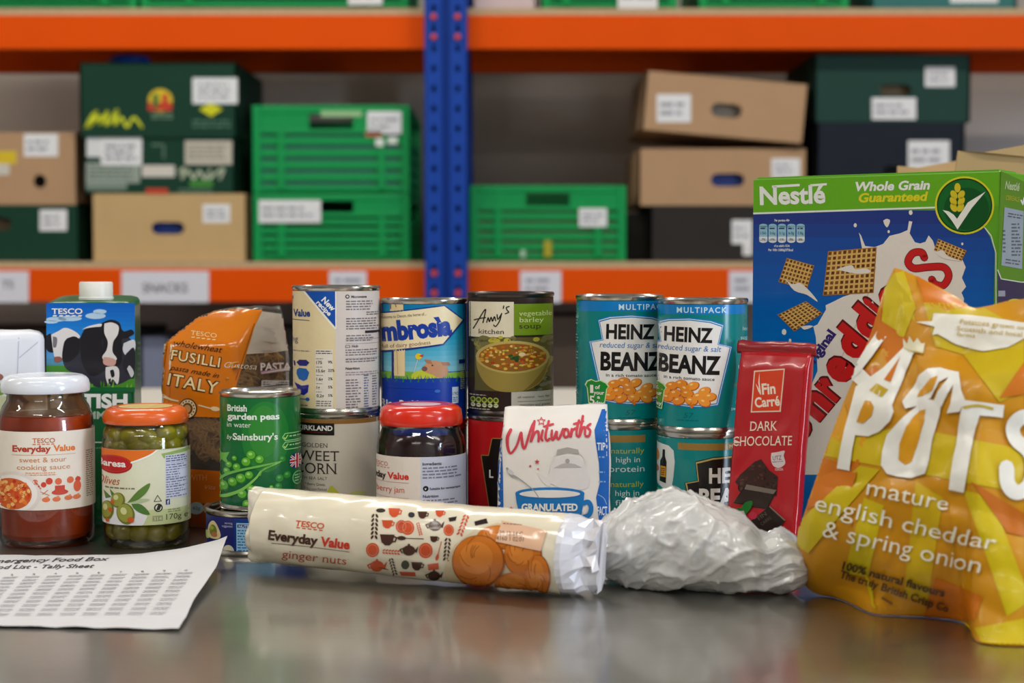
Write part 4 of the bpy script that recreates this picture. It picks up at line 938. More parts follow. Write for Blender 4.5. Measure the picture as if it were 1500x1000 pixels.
for lv, zz in enumerate((.0135, .0285, .0850, .0945)):
    for k in range(7):
        a = math.radians(-90 + (k - 3) * 31 + (15 if lv % 2 else 0) + rr.uniform(-4, 4)); rad = .0270
        o = bpy.data.objects.new('olive', ol_me); COL.objects.link(o)
        o.location = (xo + rad * math.cos(a), DO + rad * math.sin(a), zz + rr.uniform(-.0012, .0012)); o.rotation_euler = (rr.uniform(-.4, .4), rr.uniform(-.4, .4), a + math.pi / 2 + rr.choice([0, math.pi]) + rr.uniform(-.5, .5))
        tag(o, 'green olive in the brine of the orange lidded jar', 'olive', 'olives in the jar')
# --- jam
DM = 1.312; RM = .0364; HM = .1230
c = Canvas(); c.rect(540, 668, 694, 790, (228, 216, 206), 0); c.rect(616, 668, 694, 790, (206, 210, 230), 1)  # right half tinted blue: window daylight painted into the label
c.text('TESCO', 546, 684.5, 6.4, (196, 110, 90), 2, w=23, serif=.06); [c.rect(548 + k * 5, 686.2, 551.4 + k * 5, 687.4, (206, 130, 110), 2) for k in range(5)]
c.text('Everyday', 530, 702.5, 9.4, (70, 46, 40), 2, w=36, bold=.035); c.text('Value', 568, 702.5, 9.8, (212, 50, 36), 2, w=31, bold=.035); c.line([(548, 707), (599, 707.5)], .7, (206, 150, 140), 2)
c.text('berry jam', 551, 722, 9.2, (206, 90, 70), 2, w=42, serif=.04); c.line([(548, 729.5), (599, 730)], .6, (206, 150, 140), 2)
c.text('Ingredients', 618.5, 681.5, 4.6, (60, 56, 70), 3, w=27, bold=.02); c.small(618.5, 684.5, 676, 705, 4.7, (130, 128, 150), 3, 3)
c.ell(623, 715.5, 4, 4, (30, 28, 34), 3); c.text('v', 621.2, 717.4, 4, W_, 4, bold=.03); c.text('Suitable for vegetarians', 628.5, 717.6, 3.6, (50, 48, 60), 3, w=44, bold=.02); c.text('Nutrition', 619, 728.8, 4.4, (60, 56, 70), 3, w=22, bold=.02); c.small(619, 732, 670, 760, 4.6, (130, 128, 150), 3, 4)
prm = [(0, .002), (RM - .008, .002), (RM - .004, 0), (RM - .001, .004), (RM, .009), (RM, .088), (RM - .001, .095), (RM - .0035, .101), (RM - .0045, .1045), (RM - .003, .1065), (RM - .005, .1085), (RM - .005, .119)]
jam_c = [(0, .0045), (RM - .007, .0045), (RM - .0022, .010), (RM - .002, .086), (RM - .003, .094), (RM - .006, .099), (0, .099)]
jar('jam_jar', 'glass jar of dark red jam with a bright red lid', 616.5, DM, prm, lidprof(.0343, .1065, HM), mat('red_lid_enamel', (222, 44, 20), .22, coat=.4, var=.03), c, (669.5, 790), jam_c, mat('dark_jam', (52, 10, 12), .15, var=.3, scale=80), rl=RM + .0003)
lathe('lid_print', [(0, HM - .0004), (.0165, HM - .0004)], (xw(616.5, DM), DM), mat('lid_pale_ink', (226, 190, 200), .4), bpy.data.objects['jam_jar'], 40, caps=False)
lathe('lid_print', [(.0167, HM - .0004), (.0226, HM - .0004)], (xw(616.5, DM), DM), mat('lid_magenta_ink', (186, 20, 84), .3), bpy.data.objects['jam_jar'], 40, caps=False)
# ------------------------------------------------------------------ cartons, bags and packets
def vn(x, y, z, s, seed=0.0): return noise.noise(Vector((x * s + seed, y * s - seed * .7, z * s + seed * 1.3)))
def crease(p, s, seed=0.0):                   # sharp-edged facets: distance between the two nearest cells
    d, _ = noise.voronoi(Vector((p[0] * s + seed, p[1] * s + seed * .5, p[2] * s - seed)))
    return min(d[1] - d[0], .5)
def grid_faces(nu, nv, wrap=False):
    return [(j * nu + i, j * nu + (i + 1) % nu, (j + 1) * nu + (i + 1) % nu, (j + 1) * nu + i) for j in range(nv - 1) for i in range(nu if wrap else nu - 1)]
def shell(name, V, nu, nv, m, parent, wrap=True, caps=(True, True)):
    Fs = grid_faces(nu, nv, wrap)
    if caps[0]: Fs.append(tuple(range(nu - 1, -1, -1)))
    if caps[1]: Fs.append(tuple((nv - 1) * nu + k for k in range(nu)))
    bm = bmesh.new(); vs = [bm.verts.new(v) for v in V]
    for f in Fs:
        try: bm.faces.new([vs[i] for i in f])
        except ValueError: pass
    bmesh.ops.recalc_face_normals(bm, faces=bm.faces)
    return bmobj(name, bm, m, parent, True)
def rrect(w, d, r, n):
    """rounded rectangle outline, counter-clockwise from the front left, n points"""
    pts = []
    per = 2 * (w + d - 4 * r) + 2 * math.pi * r
    for k in range(n):
        s = per * k / n; segs = [(w - 2 * r, 0), (math.pi * r / 2, 1), (d - 2 * r, 0), (math.pi * r / 2, 1), (w - 2 * r, 0), (math.pi * r / 2, 1), (d - 2 * r, 0), (math.pi * r / 2, 1)]
        x, y, a = -w / 2 + r, -d / 2, 0.0
        for L, arc in segs:
            q = min(s, L)
            if arc:
                cx_, cy_ = x - r * math.sin(a), y + r * math.cos(a); b_ = a + q / r; x2, y2 = cx_ + r * math.sin(b_), cy_ - r * math.cos(b_); 
                if s <= L: x, y = x2, y2; break
                a += math.pi / 2; x, y = cx_ + r * math.sin(a), cy_ - r * math.cos(a)
            else:
                x, y = x + q * math.cos(a), y + q * math.sin(a)
                if s <= L: break
            s -= L
        pts.append((x, y))
    return pts
P_CARD = print_mat('carton_ink_gloss', 0.28, coat=0.2, var=0.03)
# --- milk carton
a = math.radians(7.5); E = np.array([math.cos(a), math.sin(a), 0]); Dp = np.array([-math.sin(a), math.cos(a), 0]); Wm, Dm = .0768, .074
P0 = at(67, 520, 1.435); P0[2] = 0
cen = P0 + E * Wm / 2 + Dp * Dm / 2
t = thing('milk_carton', 'green milk carton with black and white cows and a white screw cap', 'carton', (cen[0], cen[1], 0))
V = []; out = rrect(Wm, Dm, .006, 64)
zs = [0, .002, .05, .10, .15, .196, .2000, .2022, .2035, .2042]
for j, z in enumerate(zs):
    k = (0.0, 0, 0, 0, 0, 0, .0006, .0022, .006, .016)[j]
    for (x, y) in out:
        s = 1 - 2 * k / Wm; q = cen + E * x * s + Dp * y * s; V.append((q[0], q[1], z + (.004 * (y / Dm + .5) if z > .19 else 0)))
body = shell('carton_body', V, 64, len(zs), mat('carton_green', (10, 96, 52), .3, coat=.2), t)
ca = cen + Dp * -.010 + E * .003
lathe('screw_cap', [(.0155, .2045), (.0158, .2065), (.0150, .2070), (.0150, .2195), (.0142, .2208), (0, .2208)], (ca[0], ca[1]), mat('white_cap_plastic', (236, 234, 226), .35), t, 48)
K1 = lambda x, y: (x / 4, 390 + y / 4)
c = Canvas(); nf = -Dp
strips(c, 68, 197.5, [(444, (0, 92, 190)), (480, (20, 122, 206)), (520, (90, 160, 214)), (566, (60, 120, 60))], 18, 1)
c.rect(68, 535, 197.5, 567, (70, 140, 40), 2)
rr = random.Random(5)
for (x, y, w_, h_) in ((330, 310, 60, 14), (410, 305, 70, 16), (560, 290, 60, 18), (585, 265, 40, 14), (300, 325, 40, 10)): q = K1(x, y); c.ell(q[0], q[1], w_ / 4, h_ / 4, (176, 206, 228), 2)
BK = (26, 24, 30); WH = (222, 218, 216)
Y = lambda pts, col, layer, s=4: c.poly([K1(*p) for p in pts], col, layer, s)
Y([(272, 405), (300, 395), (320, 450), (318, 500), (285, 500), (270, 470)], BK, 3)
Y([(385, 440), (430, 415), (480, 420), (520, 360), (560, 350), (610, 330), (700, 360), (760, 420), (788, 480), (788, 640), (760, 660), (700, 690), (640, 700), (560, 705), (490, 640), (400, 610), (370, 560), (365, 480)], (46, 46, 58), 3)
Y([(300, 400), (340, 380), (380, 360), (430, 375), (470, 410), (440, 430), (400, 425), (375, 450), (370, 500), (360, 545), (325, 545), (310, 480)], WH, 4)
Y([(395, 420), (440, 410), (470, 440), (460, 510), (400, 560), (365, 540), (375, 450)], BK, 5)
Y([(310, 410), (335, 420), (330, 470), (312, 470)], (120, 116, 120), 5); Y([(318, 530), (350, 528), (366, 545), (345, 562), (320, 555)], (150, 90, 80), 6)
Y([(470, 420), (500, 365), (560, 355), (600, 380), (600, 470), (640, 560), (600, 620), (530, 640), (480, 560)], BK, 4); Y([(480, 370), (520, 350), (590, 335), (600, 350), (560, 355), (520, 360)], WH, 5)
Y([(600, 330), (650, 312), (700, 330), (720, 380), (770, 370), (785, 395), (740, 420), (715, 430), (715, 540), (690, 585), (620, 580), (595, 540), (605, 440), (590, 380)], BK, 6)
Y([(612, 335), (655, 328), (695, 350), (690, 400), (665, 440), (660, 500), (685, 540), (660, 565), (620, 560), (600, 530), (625, 490), (632, 440), (612, 390)], WH, 7); Y([(608, 530), (650, 535), (680, 550), (670, 580), (630, 582), (605, 565)], (206, 160, 146), 8)
Y([(620, 590), (680, 585), (700, 620), (690, 690), (660, 660), (640, 700), (620, 650)], WH, 7); Y([(645, 610), (665, 605), (672, 640), (655, 650)], BK, 8, 3); Y([(635, 660), (650, 655), (650, 690), (638, 690)], BK, 8, 0)
Y([(725, 450), (788, 430), (788, 500), (740, 520), (720, 490)], (206, 208, 214), 6); Y([(740, 510), (788, 480), (788, 640), (760, 640), (720, 580)], (34, 34, 42), 7)
Y([(745, 600), (760, 580), (785, 620), (770, 650)], (196, 196, 200), 8)
for k in range(26): x = rr.uniform(70, 196); c.poly([(x - 1.5, 567), (x + rr.uniform(-2, 2), 567 - rr.uniform(4, 11)), (x + 1.5, 567)], rr.choice([(70, 150, 40), (110, 180, 60), (50, 120, 40)]), 9)
c.text('TESCO', 76, 459.5, 8.2, W_, 9, w=45, serif=.06, bold=.02); [c.poly([(77 + k * 9.2, 463.4), (78.5 + k * 9.2, 461.4), (84 + k * 9.2, 461.4), (82.5 + k * 9.2, 463.4)], W_, 9) for k in range(5)]
c.rect(68, 567, 197.5, 574, (10, 100, 52), 3); c.text('BRITISH', 74, 596.5, 20, W_, 4, w=113, bold=.045); c.text('SKIMMED', 104, 613, 11, (176, 200, 180), 4, w=72, bold=.03)
c.poly([(157, 618), (168, 616), (176, 622), (172, 628), (160, 626)], (214, 226, 214), 4); c.line([(70, 647), (197, 648)], 2, (190, 206, 190), 4); c.small(132, 655, 160, 659, 4, (120, 170, 130), 4, 2); c.text('MILK', 128, 745, 20, (60, 120, 80), 4, w=60, bold=.02); c.small(126, 755, 190, 785, 9, (60, 110, 76), 4, 3)
c.build('carton_print', on_plane(P0, nf), P_CARD, body, 30)
c = Canvas(); [c.rect(200.5, y, 205.5, y + 4, (120, 140, 110), 2) for y in (500, 508, 516, 530, 538, 546)]
c.build('side_print', on_mesh(body, 1.46), P_CARD, body, 20)
# --- white folded carton
a = math.radians(17); E = np.array([math.cos(a), math.sin(a), 0]); Dp = np.array([-math.sin(a), math.cos(a), 0]); Pr = at(65.5, 520, 1.42); Pr[2] = 0
Wm, Dm = .105, .06; cen = Pr - E * Wm / 2 + Dp * Dm / 2
t = thing('white_carton', 'white folded paper carton beside the milk carton', 'carton', (cen[0], cen[1], 0))
V = []; out = rrect(Wm, Dm, .003, 48)
for j, (z, k) in enumerate(((0, 0), (.08, 0), (.170, 0), (.1728, .0008), (.1755, .004), (.1775, .012))):
    for (x, y) in out: q = cen + E * x * (1 - 2 * k / Wm) + Dp * y * (1 - 2 * k / Dm); V.append((q[0], q[1], z + .0012 * vn(x, y, 1, 60) * (j > 2)))
body = shell('carton_body', V, 48, 6, mat('white_waxed_card', (226, 228, 236), .45), t)
c = Canvas(); c.line([(27.5, 494), (25, 560)], 1.6, (190, 194, 214), 1); c.line([(63, 494.5), (28, 524)], 1.3, (184, 188, 210), 1); c.poly([(-40, 560), (4, 562), (9, 575), (-40, 590)], (110, 160, 60), 1, 3); c.ell(-2, 552, 7, 5, (150, 100, 90), 2); c.rect(-60, 580, 12, 640, (206, 214, 180), 1)  # grey-blue lines paint the shade along the folds
c.build('carton_print', on_mesh(body, 1.43), P_PAP, body, 15)
# --- wholewheat pasta bag: clear film, orange printed panels, pasta inside
cor = np.array([float(at(348, 560, 1.412)[0]), 1.412, 0]); b = math.radians(25)
El = np.array([-math.cos(b), math.sin(b), 0]); Er = np.array([math.sin(b), math.cos(b), 0]); Wf, Ws = .086, .088
cen = cor + El * Wf / 2 + Er * Ws / 2
t = thing('pasta_bag', 'clear bag of wholewheat fusilli with orange printed panels', 'bag', (cen[0], cen[1], 0))
def pasta_ring(z, n=96):
    f = 0 if z < .165 else (z - .165) / .033
    w_ = Wf * (1 - .42 * f ** 1.5); d_ = Ws * (1 - .45 * f); r_ = .013
    res = []
    for (x, y) in rrect(w_, d_, min(r_, d_ * .45), n):
        q = cen - El * x * 1.0 + Er * y - El * (.016 * f ** 1.2) + Er * (.012 * f)
        bul = .0035 * math.sin(math.pi * min(z / .17, 1)) ; dx = np.array([q[0] - cen[0], q[1] - cen[1], 0]); L = np.linalg.norm(dx); dx = dx / max(L, 1e-6)
        k = .0028 * vn(q[0], q[1], z, 28, 3) + .0013 * crease((q[0], q[1], z), 34, 5) * (1 + .5 * f)
        q = q + dx * (bul + k); zz = z + (.004 * vn(q[0], q[1], z, 40, 8) + .004 * (x / Wf) if z > .19 else 0)
        res.append((q[0], q[1], max(0.0, zz)))
    return res
V = []; zs = list(np.linspace(0, .16, 34)) + list(np.linspace(.165, .1975, 10))
for z in zs: V += pasta_ring(z)
film = shell('film', V, 96, len(zs), film_mat('pasta_bag_film', (.97, .96, .94), .12, .0, .05, (.85, .82, .78)), t)
inner = []
for j, z in enumerate(zs[:36]):
    for k, v in enumerate(pasta_ring(z)): inner.append((cen[0] + (v[0] - cen[0]) * .60, cen[1] + (v[1] - cen[1]) * .60, min(.004 + v[2] * .93, .158)))
shell('pasta_mass', inner, 96, 36, mat('wholewheat_shade', (92, 62, 30), .7, var=.5, scale=160, bump=1.0, bscale=220), t)  # pasta core painted dark as shade between the twists
ORA = (214, 118, 16)
c = Canvas()
# top of the bag is printed white above the pasta
c.poly([(345, 450), (385, 456), (428, 462), (429, 512), (400, 516), (340, 520)], (206, 196, 184), 1)
c.poly([(244, 480), (290, 452), (384, 454), (372, 480), (345, 568), (342, 612), (226, 608), (229, 590), (237, 520)], ORA, 2)
c.poly([(243, 488), (240, 520), (236, 540), (234, 540), (238, 492)], (224, 208, 176), 3)
c.line([(252, 478), (246, 500), (233, 606)], .9, (150, 76, 10), 3); c.line([(372, 474), (345, 556)], .9, (150, 76, 10), 3)
c.text('TESCO', 280, 491, 6.8, (236, 206, 140), 4, w=38, rot=7, serif=.06); [c.rect(281 + k * 7.6, 494 + k * .9, 286 + k * 7.6, 495.4 + k * .9, (236, 206, 140), 4) for k in range(5)]
c.text('wholewheat', 255, 506.5, 9, (50, 30, 14), 4, w=72, rot=8, shear=.4)
for (s, x, y, h, w_, rt) in (('FUSILLI', 251, 526, 15, 72, 9.5), ('ITALY', 246, 563, 18, 74, 10.5)):
    c.text(s, x - 1, y + .3, h + .6, (70, 40, 14), 4, w=w_ + 2, rot=rt, bold=.055, space=1.1); c.text(s, x, y, h, (244, 218, 160), 5, w=w_, rot=rt, bold=.01, space=1.1)
c.text('pasta made in', 249, 541, 8, (50, 30, 14), 4, w=73, rot=10, shear=.4)
CRM = (238, 214, 170)
c.line([(243, 581), (252, 585), (262, 587)], [3.4, 2.4, 2], CRM, 4, 4); [c.line([(240, 577 + k * 2.2), (246, 581 + k * 1.4)], 1, CRM, 4) for k in range(3)]
c.ell(276, 598, 13.5, 15, (60, 34, 14), 4, 26); c.ell(276, 598, 12, 13.4, CRM, 5, 26); c.ell(276, 598, 7.6, 8.6, (110, 66, 30), 6, 22); c.ell(276, 598, 5, 6, (206, 150, 90), 7, 18)
for k in range(14): q = 2 * math.pi * k / 14; c.ell(276 + 9.8 * math.cos(q), 598 + 11 * math.sin(q), 1.1, 1.3, (70, 40, 20), 6, 6)
c.line([(292, 593), (306, 597), (312, 598)], 2, CRM, 4, 4); c.ell(316, 598.5, 7, 3.4, CRM, 4, 14, 8)
# lower orange band, right gusset print
c.poly([(270, 686), (330, 690), (345, 700), (345, 737), (270, 737)], (206, 104, 20), 2); c.poly([(270, 737), (345, 740), (345, 800), (270, 800)], (150, 66, 20), 2); c.text('WITH', 276, 703, 9, (230, 150, 90), 3, w=28, serif=.05); c.text('Vita', 301, 716, 6.5, (230, 160, 110), 3, w=15, shear=.3)
c.ell(288, 744, 11, 9, (176, 196, 200), 3); c.ell(306, 744, 8, 8, (206, 170, 130), 3); c.text('42g', 283, 746, 5, (50, 80, 110), 4, w=11)
c.text('Gustosa', 329, 538, 9, (226, 214, 196), 3, w=46, rot=4, shear=.3); c.text('PASTA', 380, 543, 12, (190, 150, 170), 3, w=46, bold=.05, rot=-1); c.text('PASTA', 380.6, 542.4, 11, (240, 232, 224), 4, w=44.5, bold=.02, rot=-1)
c.rect(382, 557, 428, 566, (206, 200, 196), 3); c.small(384, 559, 426, 564, 3, (60, 50, 70), 4, 3)
c.build('film_print', on_mesh(film, 1.43), P_FILM, film, 5, step=.0002)
def fusilli_mesh():
    V, Fs = [], []; n = 26
    for blade in range(3):
        o = len(V)
        for i in range(n + 1):
            s = i / n; an = s * 2 * math.pi * 1.7 + blade * 2.094
            for r_ in (.0006, .0048):
                for dz in (-.0006, .0006):
                    V.append((r_ * math.cos(an), r_ * math.sin(an), (s - .5) * .032 + dz))
        for i in range(n):
            k = o + i * 4
            for q in ((0, 2, 6, 4), (1, 5, 7, 3), (2, 3, 7, 6)): Fs.append(tuple(k + m for m in q))
    me = bpy.data.meshes.new('fusilli'); me.from_pydata(V, [], Fs); me.update(); me.polygons.foreach_set('use_smooth', [True] * len(Fs)); me.materials.append(mat('wholewheat_pasta', (206, 158, 84), .55, var=.15, scale=100)); return me
fm = fusilli_mesh(); rr = random.Random(21)
for k in range(150):
    z = rr.uniform(.060, .135); side = rr.random(); dep = (.0062, .0125)[k % 2]
    if side < .5: z = rr.uniform(.070, .110); p = cor + El * rr.uniform(.010, .060) + Er * dep        # behind the front window
    else: z = rr.uniform(.105, .155); p = cor + Er * rr.uniform(.008, Ws - .012) + El * dep            # behind the right gusset
    o = bpy.data.objects.new('fusilli', fm); COL.objects.link(o); o.location = (p[0], p[1], z); o.scale = (1.0, 1.0, .8)
    fl = math.radians(25)
    ax = El if side < .5 else Er
    th = rr.uniform(0, math.pi); d = Vector(tuple(ax * math.cos(th))) + Vector((0, 0, math.sin(th))); o.rotation_euler = d.to_track_quat('Z', 'Y').to_euler()
    tag(o, 'brown wholewheat fusilli twist seen through the clear pasta bag', 'pasta', 'fusilli in the pasta bag')
# --- sugar bag
xs = float(at(807, 690, 1.275)[0]); Wb, Db_, Hb = .0830, .052, .1235
t = thing('sugar_bag', 'white and blue paper bag of granulated sugar with a mug design', 'bag', (xs, 1.277, 0))
V = []; zs = list(np.linspace(0, .104, 22)) + list(np.linspace(.107, Hb, 10)); n = 88
for z in zs:
    f = 0 if z < .106 else (z - .106) / (Hb - .106)
    for (x, y) in rrect(Wb * (1 - .02 * f), Db_ * (1 - .80 * f), min(.006, Db_ * (1 - .80 * f) * .4), n):
        wob = .0016 * vn(x, y, z, 30, 2) + .0016 * crease((x, y, z), 26, 4) + .0030 * math.sin(math.pi * min(z / .11, 1)) * (1 if abs(y) > .02 else .2)
        L = math.hypot(x, y); V.append((xs + .004 * (z / Hb) + x * (1 + wob / L), 1.277 + y * (1 + wob / L) + .006 * f, max(0, z + .0022 * vn(x, 0, z, 50, 6) * f + .003 * f * x / Wb)))
body = shell('paper_bag', V, n, len(zs), mat('white_bag_paper', (232, 226, 220), .6, bump=.3, bscale=60), t)
KW = lambda x, y: (680 + x / 4.762, 590 + y / 4.762)
BL = (24, 98, 184); c = Canvas()
c.poly([KW(235, 150), KW(285, 150), KW(258, 205), KW(262, 300), KW(270, 450), KW(275, 760), KW(270, 900), KW(200, 900), KW(205, 500), KW(225, 200)], BL, 1)
c.poly([KW(1000, 40), KW(960, 45), KW(938, 110), KW(908, 190), KW(915, 260), KW(940, 420), KW(945, 560), KW(920, 660), KW(945, 860), KW(1005, 900), KW(1010, 400)], BL, 1)
c.text('a', KW(214, 585)[0], KW(214, 585)[1], 24, (150, 180, 220), 2, w=7); c.ell(*KW(232, 645), 3.6, 7, (170, 160, 130), 2)
c.text('TIP', 874.5, 659, 11.5, (226, 232, 240), 2, w=12, bold=.02); c.text('FACT', 875, 754, 13, (226, 232, 240), 2, w=14, bold=.02); [c.small(877, y, 887, y + 5, 5, (130, 170, 216), 2, int(y)) for y in (668, 690, 704)]; c.line([(876, 724), (884, 729), (888, 738)], 1, (150, 180, 220), 2, 3)
RD = (206, 64, 78); S = lambda pts, wd=3.6: c.line([KW(*p) for p in pts], wd, RD, 3, 6)
S([(325, 190), (303, 240), (305, 310), (325, 350), (365, 300), (395, 210), (400, 240), (410, 305), (425, 310), (450, 230), (472, 165), (490, 130)], [4.6, 4.6, 4.2, 3.4, 3.4, 3.4, 4.2, 4.2, 3.4, 3.6, 3.4, 2.6])
S([(490, 130), (480, 200), (465, 270), (490, 215), (515, 200), (520, 235), (518, 268)]); S([(548, 195), (538, 240), (545, 262)]); S([(590, 130), (572, 200), (568, 245), (580, 262), (595, 250)]); S([(555, 168), (620, 150)], 3)
S([(612, 195), (610, 240), (622, 255), (645, 200), (645, 235), (662, 250), (690, 185)]); S([(705, 185), (695, 215), (705, 240), (728, 225), (722, 190), (705, 185)]); S([(750, 185), (742, 240), (755, 195), (775, 180)]); S([(800, 125), (785, 190), (785, 225), (800, 235)]); S([(765, 150), (830, 130)], 3)
S([(828, 95), (812, 180), (805, 230), (825, 180), (842, 175), (842, 220)]); S([(880, 150), (858, 170), (878, 195), (870, 230), (848, 232)])
def star(cx_, cy_, r_, col, layer, wd=None):
    p = [(cx_ + (r_ if k % 2 == 0 else r_ * .45) * math.sin(math.pi * k / 5), cy_ - (r_ if k % 2 == 0 else r_ * .45) * math.cos(math.pi * k / 5)) for k in range(10)]
    c.line(p, wd, col, layer, closed=True) if wd else c.poly(p, col, layer)
star(*KW(538, 132), 6, RD, 4, 1.1); star(*KW(508, 410), 4, RD, 3); star(*KW(461, 440), 2.4, RD, 3); star(*KW(515, 460), 1.8, RD, 3); star(*KW(328, 735), 3.4, RD, 3)
LG = (226, 220, 218)
c.poly([KW(x, y) for x, y in ((600, 560), (600, 450), (640, 390), (715, 370), (800, 385), (850, 450), (862, 590), (700, 600))], LG, 2, 4); c.poly([KW(x, y) for x, y in ((600, 470), (570, 520), (515, 480), (540, 545), (600, 580))], LG, 2, 3)
c.line([KW(x, y) for x, y in ((618, 430), (625, 380), (650, 340))], 2, LG, 2, 4); c.line([KW(x, y) for x, y in ((800, 340), (840, 390), (848, 450))], 2, LG, 2, 4)
c.poly([KW(x, y) for x, y in ((642, 365), (650, 325), (720, 308), (795, 325), (802, 358), (720, 345))], (176, 170, 168), 3); c.poly([KW(x, y) for x, y in ((625, 453), (680, 425), (720, 418), (770, 425), (822, 450))], (186, 180, 178), 3); c.ell(*KW(720, 404), 3.2, 3.4, (170, 164, 162), 4)
MB_ = (26, 118, 190)
c.poly([KW(x, y) for x, y in ((357, 625), (365, 690), (385, 770), (430, 840), (520, 870), (680, 870), (770, 840), (815, 790), (832, 700), (838, 625))], MB_, 3); c.ell(*KW(597, 628), 50.5, 8.4, MB_, 4, 30); c.ell(*KW(597, 633), 44.5, 5.6, (232, 226, 222), 5, 30)
c.line([KW(x, y) for x, y in ((828, 700), (865, 690), (885, 730), (870, 780), (820, 800))], 7, MB_, 3, 5); c.ell(*KW(838, 750), 3.2, 5.4, (232, 226, 222), 4)
c.line([KW(x, y) for x, y in ((300, 455), (330, 500), (380, 525), (440, 570), (490, 615), (520, 660))], [3, 4.4, 1.6, 1.4, 1.4, 1.2], (160, 160, 164), 6, 5); c.ell(*KW(325, 482), 5.4, 3, (206, 204, 206), 7, 14, 40)
c.text('GRANULATED', *KW(400, 750), 10.6, W_, 6, w=82, bold=.04)
c.build('bag_print', on_mesh(body, 1.26), P_PAP, body, 6, step=.00015)
# --- biscuit roll
A = np.array([float(at(394, 770, 1.236)[0]), 1.236, .0350]); Bq = np.array([float(at(832, 820, 1.145)[0]), 1.145, .0293]); L = np.linalg.norm(Bq - A); ax = (Bq - A) / L
hz = np.cross(ax, [0, 0, 1]); hz /= np.linalg.norm(hz); up = np.cross(hz, ax); RB = .0290
t = thing('biscuit_roll', 'cream wrapped roll of ginger biscuits lying across the table front', 'biscuit packet', tuple((A + Bq) / 2 * np.array([1, 1, 0])))
def roll_ring(s, n=96):
    f = max(0, -s / .020, (s - L) / .024); f = min(f, 1.0); res = []
    for k in range(n):
        an = 2 * math.pi * k / n; cx_, sx_ = math.cos(an), math.sin(an)
        g = f ** .7
        rh = RB * (1 - g) + .0030 * g; rv = RB * (1 - .02 * g)
        amp = .0006 + .0045 * f
        k1 = amp * vn(s * 1.0, cx_ * .03, sx_ * .03, 55, 1) + (.0016 + .004 * f) * (crease((s * .6, cx_ * .029, sx_ * .029), 45, 2) - .2)
        if f > .05: k1 += .0034 * f * vn(cx_ * .3, sx_ * .3, s * 3, 9, 5) + .004 * f * (crease((s * 2, cx_ * .1, sx_ * .1), 24, 9) - .22)
        p = A + ax * s + hz * cx_ * (rh + k1) + up * sx_ * (rv + k1)
        p[2] = max(p[2], .0008); res.append(tuple(p))
    return res
def roll_part(name, s0, s1, q, m, n=96, caps=(False, False)):
    V = []
    for s in np.linspace(s0, s1, q): V += roll_ring(s, n)
    return shell(name, V, n, q, m, t, caps=caps)
m_cream = mat('cream_film', (226, 216, 192), .20, coat=.35, bump=.35, bscale=45, var=.03); m_silv = mat('silver_white_film', (222, 220, 226), .24, coat=.3, metal=.1, var=.08, scale=60)
wr = roll_part('wrapper', 0, L, 110, m_cream)
e1 = roll_part('crimped_end', -.016, 0, 10, mat('cream_film_seam', (230, 224, 206), .25, coat=.3), caps=(True, False))
V = []; ne = 30; re_ = random.Random(12)
for j, (ds, rh_, rv_) in enumerate(((-.0005, RB * 1.0, RB * 1.0), (.004, RB * .99, RB * .99), (.010, RB * .84, RB * .93), (.015, RB * .50, RB * .84), (.020, RB * .34, RB * .86), (.025, RB * .42, RB * .90))):
    for k in range(ne):
        an = 2 * math.pi * k / ne; jit = (0, .0006, .0022, .0036, .0040, .0040)[j]
        p = A + ax * (L + ds + re_.uniform(-jit, jit) * .7) + hz * (math.cos(an) * rh_ + re_.uniform(-jit, jit)) + up * (math.sin(an) * rv_ + re_.uniform(-jit, jit)); p[2] = max(p[2], .0008); V.append(tuple(p))
e2 = shell('crimped_end', V, ne, 6, m_silv, t, caps=(False, True)); e2.data.polygons.foreach_set('use_smooth', [False] * len(e2.data.polygons))
K6 = lambda x, y: (340 + x / 2.778, 690 + y / 2.778)
c = Canvas(); DB, RO_ = (74, 46, 36), (204, 82, 46)
c.text('TESCO', *K6(258, 222), 8.6, RO_, 2, w=42, rot=6.5, serif=.06, bold=.02, shear=.1); [c.line([K6(262 + k * 23, 229 + k * 2.6), K6(277 + k * 23, 230.5 + k * 2.6)], 1.5, RO_, 2) for k in range(5)]
c.text('Everyday', *K6(146, 276), 14, DB, 2, w=73, rot=7, bold=.04); c.text('Value', *K6(358, 302), 13.6, (206, 58, 40), 2, w=43.5, rot=7, bold=.04); c.line([K6(160, 292), K6(300, 305), K6(478, 328)], .9, (110, 80, 66), 2)
c.text('ginger nuts', *K6(202, 350), 12, (186, 84, 54), 2, w=95, rot=6.5, serif=.045); c.small(*K6(200, 372), *K6(478, 380), 3, (196, 170, 140), 2, 3, rot=6.5)
def cup(x, y, s, col): c.poly([K6(x - 30 * s, y - 22 * s), K6(x + 30 * s, y - 20 * s), K6(x + 22 * s, y + 12 * s), K6(x + 8 * s, y + 24 * s), K6(x - 10 * s, y + 23 * s), K6(x - 24 * s, y + 10 * s)], col, 2); c.line([K6(x + 26 * s, y - 12 * s), K6(x + 38 * s, y - 8 * s), K6(x + 32 * s, y + 8 * s), K6(x + 20 * s, y + 8 * s)], 2.2 * s, col, 2)
def pot(x, y, s, col): c.ell(*K6(x, y), 10 * s, 8 * s, col, 2, 16); c.poly([K6(x + 20 * s, y + 4 * s), K6(x + 42 * s, y - 20 * s), K6(x + 34 * s, y + 10 * s)], col, 2); c.line([K6(x - 22 * s, y - 10 * s), K6(x - 38 * s, y - 4 * s), K6(x - 28 * s, y + 12 * s)], 2 * s, col, 2); c.ell(*K6(x, y - 24 * s), 2 * s, 2 * s, col, 2, 8)
